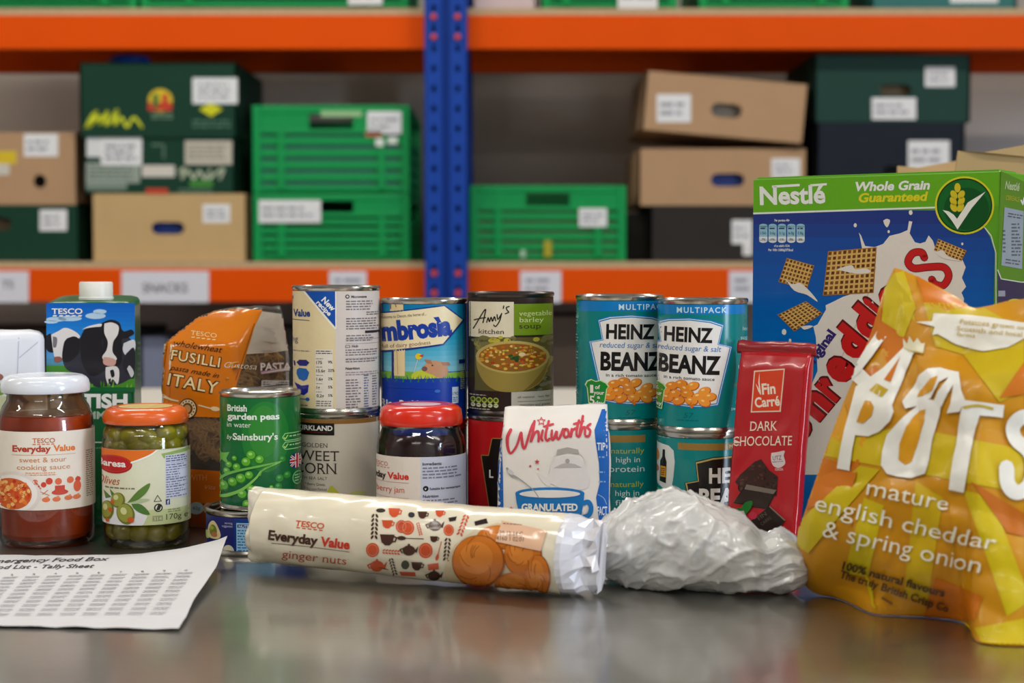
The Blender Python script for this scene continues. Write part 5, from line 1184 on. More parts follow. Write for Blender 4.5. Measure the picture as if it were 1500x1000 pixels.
def bis(x, y, s, col): c.ell(*K6(x, y), 9.6 * s, 10.5 * s, col, 2, 20); c.line([K6(x + 20 * s * math.cos(q), y + 22 * s * math.sin(q)) for q in np.linspace(0, 6.28, 12)], .7, (226, 150, 110), 3, 3)
def sprig(x, y, s, col, ro_):
    for k in range(6):
        for sg in (-1, 1):
            q = math.radians(ro_); lx, ly = (k - 2.5) * 15 * s, sg * 7 * s; c.ell(*K6(x + lx * math.cos(q) - ly * math.sin(q), y + lx * math.sin(q) + ly * math.cos(q)), 3 * s, 1.5 * s, col, 2, 8, ro_ + sg * 30)
def spoon(x, y, s, col, ro_=3): q = K6(x, y); w2 = K6(x + 95 * s * math.cos(math.radians(ro_)), y + 95 * s * math.sin(math.radians(ro_))); c.ell(q[0], q[1], 7 * s, 3.4 * s, col, 2, 12, ro_); c.line([q, w2], 1.3, col, 2)
sprig(580, 225, 1.15, DB, 92); cup(632, 215, .75, RO_); cup(660, 168, .8, RO_); bis(715, 230, 1.0, RO_); bis(690, 225, .9, (190, 66, 40)); sprig(762, 235, .6, RO_, 75); pot(825, 222, .95, DB); bis(882, 240, .8, RO_); sprig(940, 220, 1.0, RO_, 110); cup(775, 178, .65, DB)
c.ell(*K6(730, 178), 5, 4, (60, 56, 60), 2); cup(845, 172, .6, RO_); c.poly([K6(985, 205), K6(1035, 192), K6(1042, 212), K6(990, 222)], (50, 34, 30), 2); c.poly([K6(880, 190), K6(915, 184), K6(910, 202), K6(885, 206)], (50, 40, 40), 2)
cup(632, 278, 1.0, DB); spoon(690, 272, .95, DB, 2); cup(822, 276, .55, DB); bis(572, 320, 1.0, RO_); sprig(648, 328, .8, RO_, 4); pot(720, 322, .95, DB); bis(788, 322, 1.08, RO_); spoon(835, 350, .7, RO_, -75); sprig(875, 318, 1.05, DB, 95)
pot(590, 385, 1.0, RO_); sprig(655, 388, .8, DB, 75); c.ell(*K6(705, 380), 6, 6.6, (60, 66, 44), 2); cup(752, 385, .75, DB); c.poly([K6(795, 378), K6(840, 372), K6(842, 398), K6(800, 402)], RO_, 2); c.poly([K6(680, 408), K6(745, 410), K6(748, 426), K6(690, 424)], (200, 84, 56), 2); pot(822, 425, .9, DB); c.ell(*K6(605, 160), 7, 3, (60, 50, 40), 2); c.ell(*K6(600, 430), 9, 2, (110, 60, 40), 2)
# window print with the biscuits
c.poly([K6(x, y) for x, y in ((905, 300), (880, 350), (862, 400), (870, 440), (905, 465), (1290, 525), (1262, 440), (1250, 380), (1250, 330), (1262, 260), (1080, 210), (990, 235))], (214, 196, 162), 2)
rb = random.Random(9)
def ginger(x, y, rx, ry, layer):
    q = K6(x, y); c.ell(q[0], q[1], rx / 2.778, ry / 2.778, (150, 76, 20), layer, 30); c.ell(q[0] - .8, q[1] - 1, rx / 2.95, ry / 2.95, (200, 112, 36), layer + 1, 30); c.ell(q[0] - 3, q[1] - 5, rx / 4.4, ry / 4.6, (214, 128, 50), layer + 2, 24)
    for k in range(7):
        an = rb.uniform(0, 6.28); r0 = rb.uniform(.2, .6); p = [(q[0] + rx / 2.778 * r_ * math.cos(an + .25 * j), q[1] + ry / 2.778 * r_ * math.sin(an + .3 * j)) for j, r_ in enumerate(np.linspace(r0, r0 + .35, 4))]; c.line(p, .8, (140, 66, 18), layer + 3, 3)
ginger(1090, 270, 95, 50, 3); ginger(1185, 345, 78, 82, 6); ginger(1150, 462, 82, 52, 10); ginger(1245, 430, 52, 92, 14); ginger(1005, 365, 108, 104, 18)
c.poly([K6(x, y) for x, y in ((1100, 205), (1282, 245), (1258, 325), (1075, 288))], (226, 182, 150), 23); c.text('20 12 14 C', *K6(1090, 262), 6.2, (60, 44, 40), 24, w=34, rot=3, serif=.03); c.text('4160 1 02:01', *K6(1078, 282), 6.2, (60, 44, 40), 24, w=40, rot=3, serif=.03); c.small(*K6(1105, 215), *K6(1190, 224), 3, (120, 90, 76), 24, 3, rot=4)
c.build('wrapper_print', on_mesh(wr, 1.17), P_FILM, wr, 4.5, step=.00006)
# --- white plastic bag of something soft
t = thing('knotted_plastic_bag', 'crumpled white plastic bag with a twisted end lying on the table', 'bag', tuple(at(1010, 800, 1.168) * np.array([1, 1, 0])))
cx_, cy_ = float(at(1008, 800, 1.168)[0]), 1.168
nu, nv = 220, 130
def ridge(x, y, z, f, seed): return (1 - min(1, abs(vn(x, y, z, f, seed)) * 1.7)) ** 5
def bag_form(fold):
    V = []
    for j in range(nv):
        th = math.pi * j / (nv - 1)                      # from the left tip to the right tip
        s = -math.cos(th); prof = max(math.sin(th), 1e-4) ** .72
        x = s * .0720 + .002
        top = .0325 * prof * (1.04 - .10 * s - .26 * max(0, s) ** 2); dd = .0445 * prof * (1 - .10 * s)
        q = max(0.0, (s - .50) / .50)                     # neck and frilled twist at the right end
        top *= 1 - .42 * math.exp(-((s - .66) / .10) ** 2) * .6; dd *= 1 - .30 * math.exp(-((s - .66) / .10) ** 2); top += .009 * q * prof; x += .010 * q
        for i in range(nu):
            a = 2 * math.pi * i / nu; ca, sa = math.cos(a), math.sin(a)
            y_, z_ = dd * ca, top * (1 + sa)
            tw = a + 1.1 * s; ct, st = math.cos(tw), math.sin(tw); k = .0036 * vn(x, y_, z_, 24, 4)
            if fold:
                k += .0016 * vn(x, y_ * .7, z_ * .7, 40, 2) + .0044 * ridge(s * .9, ct * .7, st * .7, 1.7, 3) + .0028 * ridge(s * 1.5, ct * .6, st * .6, 2.6, 8) + .0013 * ridge(s * 1.4, ct * .8, st * .8, 5.2, 1) - .002
                k += .0030 * max(0, s - .3) * ridge(s * .3, ct, st, 4.5, 6)
            fade = min(1, prof * 1.5)
            V.append((cx_ + x, cy_ - .022 * s + y_ + ca * k * fade, max(.0006, z_ * .985 + sa * k * fade + .001 + .016 * (1 - prof) ** 2)))
    return V
def plastic_film():
    m = bpy.data.materials.new('white_thin_plastic'); m.use_nodes = True; n = m.node_tree.nodes; l = m.node_tree.links
    for x in list(n): n.remove(x)
    out = n.new('ShaderNodeOutputMaterial'); tr = n.new('ShaderNodeBsdfTransparent'); df = n.new('ShaderNodeBsdfDiffuse'); ts = n.new('ShaderNodeBsdfTranslucent'); gl = n.new('ShaderNodeBsdfGlossy')
    df.inputs[0].default_value = (.92, .92, .91, 1); ts.inputs[0].default_value = (.92, .92, .91, 1); gl.inputs['Roughness'].default_value = .19
    tc = n.new('ShaderNodeTexCoord'); tx = n.new('ShaderNodeTexNoise'); tx.inputs['Scale'].default_value = 30; tx.inputs['Detail'].default_value = 6; tx.inputs['Distortion'].default_value = 1.5; l.new(tc.outputs['Object'], tx.inputs['Vector'])
    bp = n.new('ShaderNodeBump'); bp.inputs['Strength'].default_value = .25; bp.inputs['Distance'].default_value = .003; l.new(tx.outputs['Fac'], bp.inputs['Height'])
    for q in (df, gl): l.new(bp.outputs[0], q.inputs['Normal'])
    a1 = n.new('ShaderNodeMixShader'); a1.inputs[0].default_value = .25; l.new(df.outputs[0], a1.inputs[1]); l.new(ts.outputs[0], a1.inputs[2])
    hz_ = n.new('ShaderNodeMapRange'); hz_.inputs['From Min'].default_value = .35; hz_.inputs['From Max'].default_value = .65; hz_.inputs['To Min'].default_value = .72; hz_.inputs['To Max'].default_value = .97; l.new(tx.outputs['Fac'], hz_.inputs['Value'])
    a2 = n.new('ShaderNodeMixShader'); l.new(hz_.outputs[0], a2.inputs[0]); l.new(tr.outputs[0], a2.inputs[1]); l.new(a1.outputs[0], a2.inputs[2])
    fr = n.new('ShaderNodeFresnel'); fr.inputs[0].default_value = 1.5; l.new(bp.outputs[0], fr.inputs['Normal'])
    ga = n.new('ShaderNodeMath'); ga.inputs[1].default_value = .03; l.new(fr.outputs[0], ga.inputs[0])
    a3 = n.new('ShaderNodeMixShader'); l.new(ga.outputs[0], a3.inputs[0]); l.new(a2.outputs[0], a3.inputs[1]); l.new(gl.outputs[0], a3.inputs[2]); l.new(a3.outputs[0], out.inputs[0])
    return m
skin = shell('bag_skin', bag_form(True), nu, nv, plastic_film(), t)
cc_ = (cx_, cy_, .03); core = [(cx_ + (v[0] - cx_) * .93, cy_ + (v[1] - cy_) * .90, .002 + v[2] * .91) for v in bag_form(False)]
shell('contents', core, nu, nv, mat('white_bag_contents', (222, 221, 218), .6, var=.1, scale=26, bump=.4, bscale=50), t)
# --- chocolate bar leaning on the bean tins
Bl = at(1057, 835, 1.243); Bl[2] = 0.0; Tl = at(1083, 512, 1.265)
E = np.array([.0475, -.0398, 0.0]); U = Tl - Bl; n_ = np.cross(U, E); n_ /= np.linalg.norm(n_)
if n_[1] > 0: n_ = -n_
t = thing('chocolate_bar', 'red wrapped dark chocolate bar leaning against the bean tins', 'chocolate bar', tuple(Bl + E / 2))
V = []; nu = 60; zs = np.linspace(0, 1, 46); TH = .0105
Wd = np.linalg.norm(E); Ht = np.linalg.norm(U); e_ = E / Wd; u_ = U / Ht
for v in zs:
    for (x, y) in rrect(Wd, TH, .0022, nu):
        k = .0005 * vn(x, y, v * .17, 60, 3) + .0016 * (crease((x, y * 2, v * .17), 32, 5) - .2) * (1 if y < 0 else .3)
        fold = max(0, (v - .93) / .07)
        p = Bl + E / 2 - n_ * TH / 2 + U * v + e_ * x * (1 + .02 * fold) - n_ * (y * (1 - .6 * fold)) * -1 * -1 + n_ * k
        p[2] = max(p[2], .0003); V.append(tuple(p))
wrap_ = shell('wrapper', V, nu, len(zs), mat('red_foil_wrapper', (184, 12, 24), .24, coat=.3, bump=.35, bscale=40, var=.06), t)
V = []; nfl = 40
for j, (v, off) in enumerate(((.985, .0005), (1.0, .0022), (1.03, .0026), (1.045, .0012))):
    for i in range(nfl):
        x = (i / (nfl - 1) - .5) * Wd * 1.14
        p = Bl + E / 2 + U * v + e_ * x - n_ * TH * .5 + n_ * (off + .0014 * vn(x, v, 0, 90, 2)) + u_ * .0014 * vn(x, 1, v, 70, 5); V.append(tuple(p))
fl = mesh('crimped_seam', V, grid_faces(nfl, 4), mat('dark_red_foil', (150, 12, 22), .3, coat=.3), t, True)
sd = fl.modifiers.new('thick', 'SOLIDIFY'); sd.thickness = .0008
KC = lambda x, y: (1040 + x / 3.122, 480 + y / 3.122)
c = Canvas()
c.poly([KC(202, 196), KC(343, 186), KC(324, 384), KC(187, 387)], (236, 214, 190), 1); c.poly([KC(207, 202), KC(338, 192), KC(319, 378), KC(193, 381)], (220, 66, 30), 2)
c.text('Fin', *KC(240, 304), 16, (240, 224, 206), 3, w=20, rot=-4, bold=.03); c.text('Carré', *KC(208, 364), 14.6, (240, 224, 206), 3, w=36.5, rot=-5, bold=.03); c.poly([KC(228, 205), KC(222, 250), KC(230, 305), KC(236, 305), KC(228, 250)], (240, 224, 206), 3); c.poly([KC(210, 255), KC(222, 290), KC(232, 305), KC(224, 275)], (240, 224, 206), 3)
WC = (240, 226, 206)
c.text('DARK', *KC(182, 471), 14.5, WC, 2, w=40.5, rot=-.8, serif=.05, shear=.1); c.text('CHOCOLATE', *KC(106, 540), 14.5, WC, 2, w=87, rot=-.8, serif=.05, shear=.1)
c.poly([KC(282, 572), KC(310, 568), KC(342, 562), KC(338, 585), KC(345, 620), KC(318, 640), KC(290, 630), KC(280, 600)], (222, 206, 206), 2, 3); c.text('UTZ', *KC(289, 606), 6.6, (70, 60, 70), 3, w=13, rot=-5); c.small(*KC(287, 612), *KC(336, 622), 3, (150, 130, 130), 3, 2, rot=-5); c.text('COCOA', *KC(299, 652), 3.6, (236, 200, 196), 3, w=12, bold=.03)
rc = random.Random(2)
c.poly([KC(x, y) for x, y in ((205, 612), (235, 600), (270, 650), (312, 680), (305, 770), (180, 770), (115, 705), (140, 670))], (58, 30, 24), 2)
for k in range(44): x, y = rc.uniform(130, 300), rc.uniform(625, 760); (x > 205 - (y - 610) * .7 and x < 230 + (y - 610)) and c.ell(*KC(x, y), rc.uniform(1.5, 4), rc.uniform(1, 3), rc.choice([(90, 50, 40), (40, 20, 16), (70, 38, 30)]), 3, 7, rc.uniform(0, 180))
c.poly([KC(x, y) for x, y in ((165, 715), (308, 742), (262, 830), (108, 800))], (38, 26, 22), 4); c.poly([KC(x, y) for x, y in ((168, 716), (306, 742), (292, 760), (160, 738))], (120, 108, 98), 5); c.poly([KC(x, y) for x, y in ((160, 740), (290, 762), (262, 828), (112, 798))], (48, 32, 27), 5)
c.poly([KC(x, y) for x, y in ((275, 815), (348, 880), (290, 958), (178, 892))], (36, 24, 20), 6); c.line([KC(275, 816), KC(346, 881)], 2, (130, 116, 104), 7); c.text('FIN', *KC(228, 880), 6, (90, 76, 66), 7, w=14, rot=-35); c.text('CARRE', *KC(240, 905), 5, (90, 76, 66), 7, w=18, rot=-35)
c.poly([KC(x, y) for x, y in ((140, 830), (165, 798), (197, 792), (190, 825), (160, 858), (148, 855))], (30, 120, 40), 8, 3); c.poly([KC(x, y) for x, y in ((110, 832), (140, 822), (150, 850), (130, 855))], (24, 96, 34), 7, 3); c.ell(*KC(200, 858), 6, 5.4, (196, 40, 70), 7)
c.build('wrapper_print', on_mesh(wrap_, 1.24), P_FILM, wrap_, 6, step=.00012)
# --- cereal packet
C0 = at(1104, 380, 1.372); C0[2] = 0; C1 = at(1464, 380, 1.250); C1[2] = 0
E = C1 - C0; Wd = np.linalg.norm(E); e_ = E / Wd; dn = np.array([-e_[1], e_[0], 0.0]); nf = -dn
ztop = float(at(1104, 262, 1.372)[2]); Dd = .066
t = thing('cereal_box', 'blue and green cereal packet standing behind the crisps bag', 'cereal box', tuple(C0 + E / 2 + dn * Dd / 2))
def quadbox(name, o, e, w_, d, dd, z0, z1, m, parent, bev=.0012):
    bm = bmesh.new(); M = Matrix(((e[0], d[0], 0, o[0]), (e[1], d[1], 0, o[1]), (0, 0, 1, 0), (0, 0, 0, 1))); box(bm, 0, w_, 0, dd, z0, z1, bev, M); bmesh.ops.recalc_face_normals(bm, faces=bm.faces); return bmobj(name, bm, m, parent)
body = quadbox('carton_body', C0, e_, Wd, dn, Dd, 0, ztop, mat('carton_lime_card', (96, 168, 22), .35, coat=.15), t)
quadbox('top_flap', C0 + e_ * .002 + dn * .002, e_, Wd - .004, dn, Dd * .62, ztop + .0002, ztop + .0012, mat('carton_lime_flap', (104, 176, 30), .35), t, 0)
KB = lambda x, y: (1080 + x / 3.226, 230 + y / 3.226)
c = Canvas()
lx = lambda y: 1104 - (y - 262) * .0075; rx_ = lambda y: 1464 - (y - 250) * .0165
ys = np.linspace(308, 845, 28); stops = [308, 360, 430, 520, 845]; cols = [(40, 52, 126), (26, 76, 160), (8, 92, 180), (0, 108, 190), (0, 100, 180)]
for y0, y1 in zip(ys[:-1], ys[1:]):
    col = tuple(np.interp((y0 + y1) / 2, stops, [q[k] for q in cols]) for k in range(3)); c.poly([(lx(y0), y0), (min(rx_(y0) - 5, 1440 + (y0 - 330) * .6), y0), (min(rx_(y1) - 5, 1440 + (y1 - 330) * .6), y1), (lx(y1), y1)], col, 1)
c.poly([(lx(262), 264), (1464, 252), (1464, 302), (lx(312), 313)], (104, 176, 30), 2); c.line([(lx(312), 312.6), (1380, 303.5)], 2.6, (232, 236, 226), 3)
c.line([(1440, 330), (1452, 345), (1459, 370), (1460.5, 800)], 1.6, (226, 232, 222), 3)
c.text('Nestlé', *KB(108, 224), 27, W_, 4, w=96, rot=-1.6, bold=.03); c.line([KB(165, 140), KB(296, 132)], 3.6, W_, 4); c.line([KB(345, 134), KB(424, 128)], 3.2, W_, 4)
c.text('Whole Grain', *KB(560, 160), 13.4, W_, 4, w=109, rot=-1.4, bold=.035, shear=.2); c.text('Guaranteed', *KB(575, 213), 13.4, (222, 214, 40), 4, w=102, rot=-1.4, bold=.035, shear=.2)
q = KB(1075, 228); c.ell(q[0], q[1], 43.5, 42.5, (214, 214, 40), 5, 44); c.ell(q[0], q[1], 40.6, 39.8, (14, 40, 18), 6, 44); c.ell(q[0], q[1], 39, 38, (20, 104, 40), 7, 44); c.ell(q[0] + 3, q[1] + 5, 33, 31, (12, 82, 30), 8, 40)
c.poly([KB(x, y) for x, y in ((972, 250), (1000, 256), (1024, 272), (1040, 292), (1090, 215), (1175, 163), (1110, 240), (1042, 342), (1015, 300), (990, 268))], (236, 236, 226), 9)
for (x, y) in ((1042, 145), (1025, 178), (1060, 178), (1022, 208), (1060, 208), (1024, 238), (1056, 238)): c.ell(*KB(x, y), 4.6, 7, (216, 196, 40), 9, 12, 0 if x == 1042 else (30 if x > 1040 else -30))
GD = (150, 196, 216)
for k in range(5): x, y = KB(124 + k * 44, 360); c.rect(x - 6, y - 11, x + 6, y + 11, GD, 3); c.ell(x, y - 11, 6, 3, GD, 3, 12); c.ell(x, y + 11, 6, 3, (226, 232, 236), 4, 12); c.rect(x - 6, y + 5, x + 6, y + 11, (226, 232, 236), 4); c.small(x - 4.5, y - 8, x + 4.5, y - 4, 4, (40, 60, 100), 5, k); c.text(('150', '0.6g', '0.1g', '6.0g', '0.30g')[k], x, y + 1.5, 4, (30, 50, 90), 5, w=8, align='c'); c.text(('7%', '1%', '1%', '7%', '5%')[k], x, y + 10.5, 3.4, (60, 60, 80), 5, w=5, align='c')
c.text('Per portion 40g', *KB(212, 304), 3.6, W_, 3, w=22, align='c', bold=.02); c.text("of an adult's GDA", *KB(212, 424), 3.4, W_, 3, w=23, align='c', bold=.02); c.text('Per 100g 1580kJ/373kcal', *KB(206, 444), 3.6, W_, 3, w=36, align='c', bold=.02)
MK = (232, 224, 214)
c.poly([KB(x, y) for x, y in ((380, 1010), (340, 1100), (300, 1250), (270, 1500), (900, 1500), (1000, 1200), (1068, 700), (1072, 668), (1060, 640), (1082, 612), (1062, 570), (1080, 520), (1058, 470), (940, 440), (925, 395), (905, 370), (890, 400), (865, 408), (840, 402), (815, 360), (828, 305), (812, 302), (805, 345), (770, 360), (720, 372), (690, 410), (650, 425), (605, 420), (585, 370), (575, 356), (580, 375), (592, 440), (560, 640), (500, 660), (440, 690), (418, 700), (420, 720), (380, 790), (360, 800), (372, 850))], MK, 3)
c.line([KB(655, 520), KB(600, 700), KB(470, 1000)], 2, (214, 200, 186), 4, 4)
for (x, y, r_) in ((558, 322, 2.4), (820, 262, 2.8), (716, 352, 1.8), (1064, 410, 1.6), (222, 826, 3.4), (250, 866, 2)): c.ell(*KB(x, y), r_, r_ * 1.3, MK, 3, 10)
c.poly([KB(x, y) for x, y in ((690, 300), (706, 292), (722, 298), (718, 318), (708, 332), (696, 318))], MK, 3, 3)
def waffle(p, nx, ny, rnd):
    p = [np.array(KB(*q)) for q in p]; B_ = lambda u, v: p[0] * (1 - u) * (1 - v) + p[1] * u * (1 - v) + p[2] * u * v + p[3] * (1 - u) * v
    c.poly([tuple(q) for q in p], (176, 122, 50), 5); c.poly([tuple(B_(u, v)) for u, v in ((.02, .02), (.98, .02), (.98, .97), (.02, .97))], (222, 178, 100), 6)
    for i in range(nx):
        for j in range(ny):
            u, v = (i + .5) / nx, (j + .5) / ny; du, dv = .31 / nx, .31 / ny; c.poly([tuple(B_(u + a_ * du, v + b_ * dv)) for a_, b_ in ((-1, -1), (1, -1), (1, 1), (-1, 1))], rnd.choice([(112, 64, 24), (130, 80, 34), (96, 54, 20)]), 7)
rw = random.Random(8)
waffle([(430, 445), (660, 425), (645, 642), (405, 655)], 10, 9, rw); waffle([(235, 476), (365, 512), (330, 625), (195, 590)], 8, 6, rw); waffle([(190, 745), (325, 680), (405, 738), (270, 824)], 8, 7, rw); waffle([(950, 386), (1085, 442), (1060, 492), (930, 440)], 8, 4, rw)
for pts in ([(470, 530), (540, 510), (560, 530), (610, 525), (630, 545), (560, 550)], [(225, 570), (260, 600), (300, 595), (350, 640), (382, 684), (330, 650), (270, 630)], [(300, 800), (340, 795), (360, 800), (320, 815)], [(935, 450), (970, 440), (1000, 470), (1060, 490), (980, 480)]): c.poly([KB(*q_) for q_ in pts], MK, 8, 3)
RS = (204, 30, 28)
for (ch, x, y) in (('S', 1170, 648), ('h', 1197, 616), ('r', 1220.5, 588), ('e', 1231.5, 564), ('d', 1252.5, 529), ('d', 1275, 500), ('i', 1299, 472), ('e', 1308, 461)):
    wd_ = {'i': 9, 'r': 21}.get(ch, 33); c.text(ch, x + .4, y - .5, 51, (96, 14, 16), 5, w=wd_ + 2.4, rot=-50, bold=.085); c.text(ch, x, y, 50, RS, 6, w=wd_, rot=-50, bold=.06)
c.line([KB(*q_) for q_ in ((885, 475), (870, 450), (830, 455), (808, 495), (835, 525), (900, 520), (975, 520), (1000, 560), (975, 605), (935, 600), (920, 578))], 11.5, (90, 14, 16), 5, 6); c.line([KB(*q_) for q_ in ((885, 475), (870, 450), (830, 455), (808, 495), (835, 525), (900, 520), (975, 520), (1000, 560), (975, 605), (935, 600), (920, 578))], 9.6, RS, 6, 6)
c.text('Original', 1182, 548, 14, (58, 36, 110), 5, w=74, rot=-54, bold=.045, serif=.05)
c.build('front_print', on_plane(C0, nf, .0008), P_CARD, body, 40, step=.00006)
c = Canvas(); bq = float(proj(C1 + dn * (Dd - .0008) + np.array([0, 0, .15]))[0]); KD = lambda x, y: (1380 + x / 4.167, 200 + y / 4.167)
c.poly([KD(358, 210), (bq, 266), (bq, 413), KD(480, 885), KD(360, 870), KD(338, 815)], (88, 134, 26), 1); c.poly([KD(338, 815), KD(360, 870), KD(480, 885), (bq, 413), (bq, 830), (1455, 850)], (52, 42, 76), 2); c.line([KD(336, 812), KD(358, 868), KD(480, 888), KD(500, 888)], 1.6, (206, 210, 190), 3)  # side green darker than the front: the side's shade painted in
c.text('Nestlé', *KD(380, 318), 12, (176, 190, 140), 3, w=21, rot=9, bold=.03); c.text('CEREALS', *KD(384, 385), 7, (190, 176, 40), 3, w=20, rot=8); c.line([KD(478, 385), KD(490, 415), KD(498, 370)], 2, (226, 226, 210), 3)
c.poly([KD(378, 430), KD(495, 455), KD(485, 808), KD(358, 785)], (150, 160, 170), 3); c.small(*KD(400, 465), *KD(490, 490), 4, (80, 84, 90), 4, 2, rot=9); c.small(*KD(420, 530), *KD(488, 740), 5, (90, 94, 100), 4, 3, fill=.6); c.small(*KD(368, 570), *KD(384, 730), 6, (90, 94, 100), 4, 4); c.small(*KD(385, 745), *KD(480, 790), 4.5, (90, 94, 100), 4, 5, rot=8)
c.rect(*KD(340, 940), *KD(382, 975), (150, 150, 160), 3); c.ell(*KD(440, 1010), 10, 5, (206, 200, 60), 3)
c.build('side_print', on_plane(C1, e_, .0008), P_CARD, body, 40)
# --- crisps bag
e_ = np.array([math.cos(math.radians(25)), -math.sin(math.radians(25)), 0.0]); Q0 = at(1380, 918, 1.046); Q0[2] = 0
hb = np.array([-e_[1], e_[0], 0.0]); lean = math.radians(17); u_ = hb * math.sin(lean) + np.array([0, 0, math.cos(lean)]); n_ = -(hb * math.cos(lean) - np.array([0, 0, math.sin(lean)]))
outline = [(1312, 394), (1330, 400), (1360, 414), (1402, 436), (1424, 452), (1448, 450), (1490, 441), (1545, 445), (1580, 520), (1600, 640), (1600, 800), (1585, 915), (1540, 945), (1490, 950), (1432, 944), (1418, 918), (1370, 908), (1320, 905), (1280, 902), (1245, 886), (1215, 876), (1190, 866), (1176, 850), (1168, 825), (1172, 780), (1186, 735), (1210, 665), (1238, 590), (1262, 530), (1284, 470), (1297, 425)]
pl = on_plane(Q0, n_)
oP = smooth_line(outline + outline[:1], 6)[:-1]
w3 = pl(oP[:, 0], oP[:, 1])[0] - Q0; S2 = np.stack([w3 @ e_, w3 @ u_], 1)
cpx = pl(np.array([1395.0]), np.array([690.0]))[0][0] - Q0; C2 = np.array([cpx @ e_, cpx @ u_])
t = thing('crisps_bag', 'puffed yellow crisps bag leaning on the cereal packet', 'crisps bag', tuple(Q0))
nO = len(S2); nr = 58
bi = [i for i in range(nO) if oP[i, 1] > 820 and oP[i, 0] < 1560]; bs = sorted((S2[i][0], S2[i][1]) for i in bi); bS = np.array([q[0] for q in bs]); bT = np.array([q[1] for q in bs])
rimP = np.array([Q0 + e_ * q[0] + u_ * q[1] for q in bs]) - np.array([0, 0, HC]); rimP /= -rimP[:, 2:3]      # the way each stretch of the bottom seam is bent back, per unit of drop
def bag_side(sign):
    V = []
    for j in range(nr):
        r_ = 1 - (j / (nr - 1)) ** 1.15 * .985
        for i in range(nO):
            q = C2 + (S2[i] - C2) * r_
            th_ = .0300 * (1 - r_ ** 2.4) if sign > 0 else .0230 * (1 - r_ ** 2.4)
            ed = min(1, (1 - r_) * 9)
            if sign < 0: th_ *= min(1.0, max(0.0, (q[1] - np.interp(q[0], bS, bT)) / .06))
            p0 = (q[0], q[1], sign * .05)
            k = .0060 * vn(q[0], q[1], sign, 13, 2) + .0036 * vn(q[0], q[1], sign, 30, 5) + .0120 * (crease(p0, 13, 1.7) - .22) + .0030 * (crease(p0, 34, 4) - .2)
            k2 = .0028 * vn(q[0], q[1], 0, 45, 9)
            p = Q0 + e_ * q[0] + u_ * q[1] + n_ * sign * (th_ + k * ed) + n_ * k2 + n_ * .004
            tb = np.interp(q[0], bS, bT); g_ = min(tb * u_[2] + .0022, .012) * math.exp(-max(0.0, q[1] - tb) / .040); p = p + np.array([np.interp(q[0], bS, rimP[:, k_]) for k_ in range(3)]) * g_
            p[2] = max(p[2], .0005); V.append(tuple(p))
    return V
m_cr = mat('yellow_crisps_film', (200, 138, 2), .40, coat=.08, bump=.25, bscale=30, var=.05, spec=.35)
fr_ = shell('front_film', bag_side(1), nO, nr, m_cr, t, caps=(False, True)); shell('back_film', bag_side(-1), nO, nr, m_cr, t, caps=(False, True))
KR = lambda x, y: (1150 + x / 1.7229, 380 + y / 1.7229)
c = Canvas(); YL = (200, 176, 0); OG = (200, 110, 4)
R_ = lambda pts, col, layer=1: c.poly([KR(*p) for p in pts], col, layer)
R_([(255, 40), (300, 30), (330, 120), (300, 200), (240, 190), (250, 110)], YL); R_([(330, 40), (420, 95), (470, 120), (400, 130), (350, 110)], OG); R_([(245, 120), (205, 190), (170, 290), (195, 280), (240, 200)], OG)
R_([(120, 350), (95, 440), (160, 470), (170, 430), (150, 360)], (214, 150, 10)); R_([(85, 450), (75, 490), (600, 590), (603, 480), (300, 420), (200, 440)], (204, 176, 10)); R_([(70, 490), (40, 640), (100, 610), (190, 530)], OG)
R_([(190, 520), (240, 530), (60, 740), (30, 720), (40, 660)], YL, 2); R_([(200, 600), (250, 620), (210, 800), (150, 790)], YL, 1); R_([(330, 560), (400, 600), (360, 860), (300, 850)], (200, 166, 8), 1); R_([(450, 580), (520, 600), (620, 860), (560, 900)], YL, 1)
R_([(350, 110), (480, 110), (603, 180), (603, 330), (540, 360), (450, 240), (380, 220)], (196, 168, 10), 1); R_([(540, 350), (603, 260), (603, 340)], OG, 2); R_([(470, 560), (603, 640), (603, 700), (560, 690)], (190, 104, 18), 2); R_([(380, 800), (500, 850), (480, 910), (350, 900)], OG, 1); R_([(60, 840), (150, 870), (180, 905), (120, 895), (60, 865)], YL, 2)
R_([(480, 930), (603, 905), (620, 975), (500, 975)], (206, 180, 10), 1)
WW = (232, 230, 222); KQ = lambda x, y: (1220 + x / 3.571, 460 + y / 3.571); Q_ = lambda pts, col=WW, layer=5: c.poly([KQ(*p) for p in pts], col, layer)
Z = lambda pts, wd, s=6, col=WW, layer=5: c.line([KQ(*p) for p in pts], wd / 3.571, col, layer, s)
BO, BY = (210, 146, 12), (192, 160, 10)
Q_([(245, 85), (295, 115), (215, 225), (150, 310), (110, 345), (55, 352), (72, 318), (95, 310), (120, 285), (180, 185)])
Q_([(375, 180), (432, 208), (370, 340), (310, 480), (318, 510), (300, 560), (250, 612), (195, 640), (125, 635), (110, 710), (97, 818), (30, 805), (48, 700), (70, 600), (100, 500), (130, 385), (180, 352), (270, 288)])
Q_([(275, 350), (358, 232), (308, 362)], OG, 6); Q_([(203, 405), (240, 368), (297, 400), (262, 442)], BY, 6); Q_([(180, 458), (208, 462), (224, 490), (212, 535), (170, 572), (136, 565), (158, 505)], BO, 6)
Q_([(610, 302), (560, 286), (500, 290), (462, 318), (420, 390), (364, 460), (378, 498), (440, 482), (500, 450), (520, 440), (560, 360), (660, 312)]); Q_([(552, 330), (515, 340), (470, 400), (442, 440), (480, 430), (530, 400), (545, 360)], BO, 6)
Q_([(660, 308), (612, 332), (556, 402), (535, 452), (575, 482), (600, 420), (632, 372), (622, 470), (600, 518), (665, 510), (695, 452), (676, 400)])
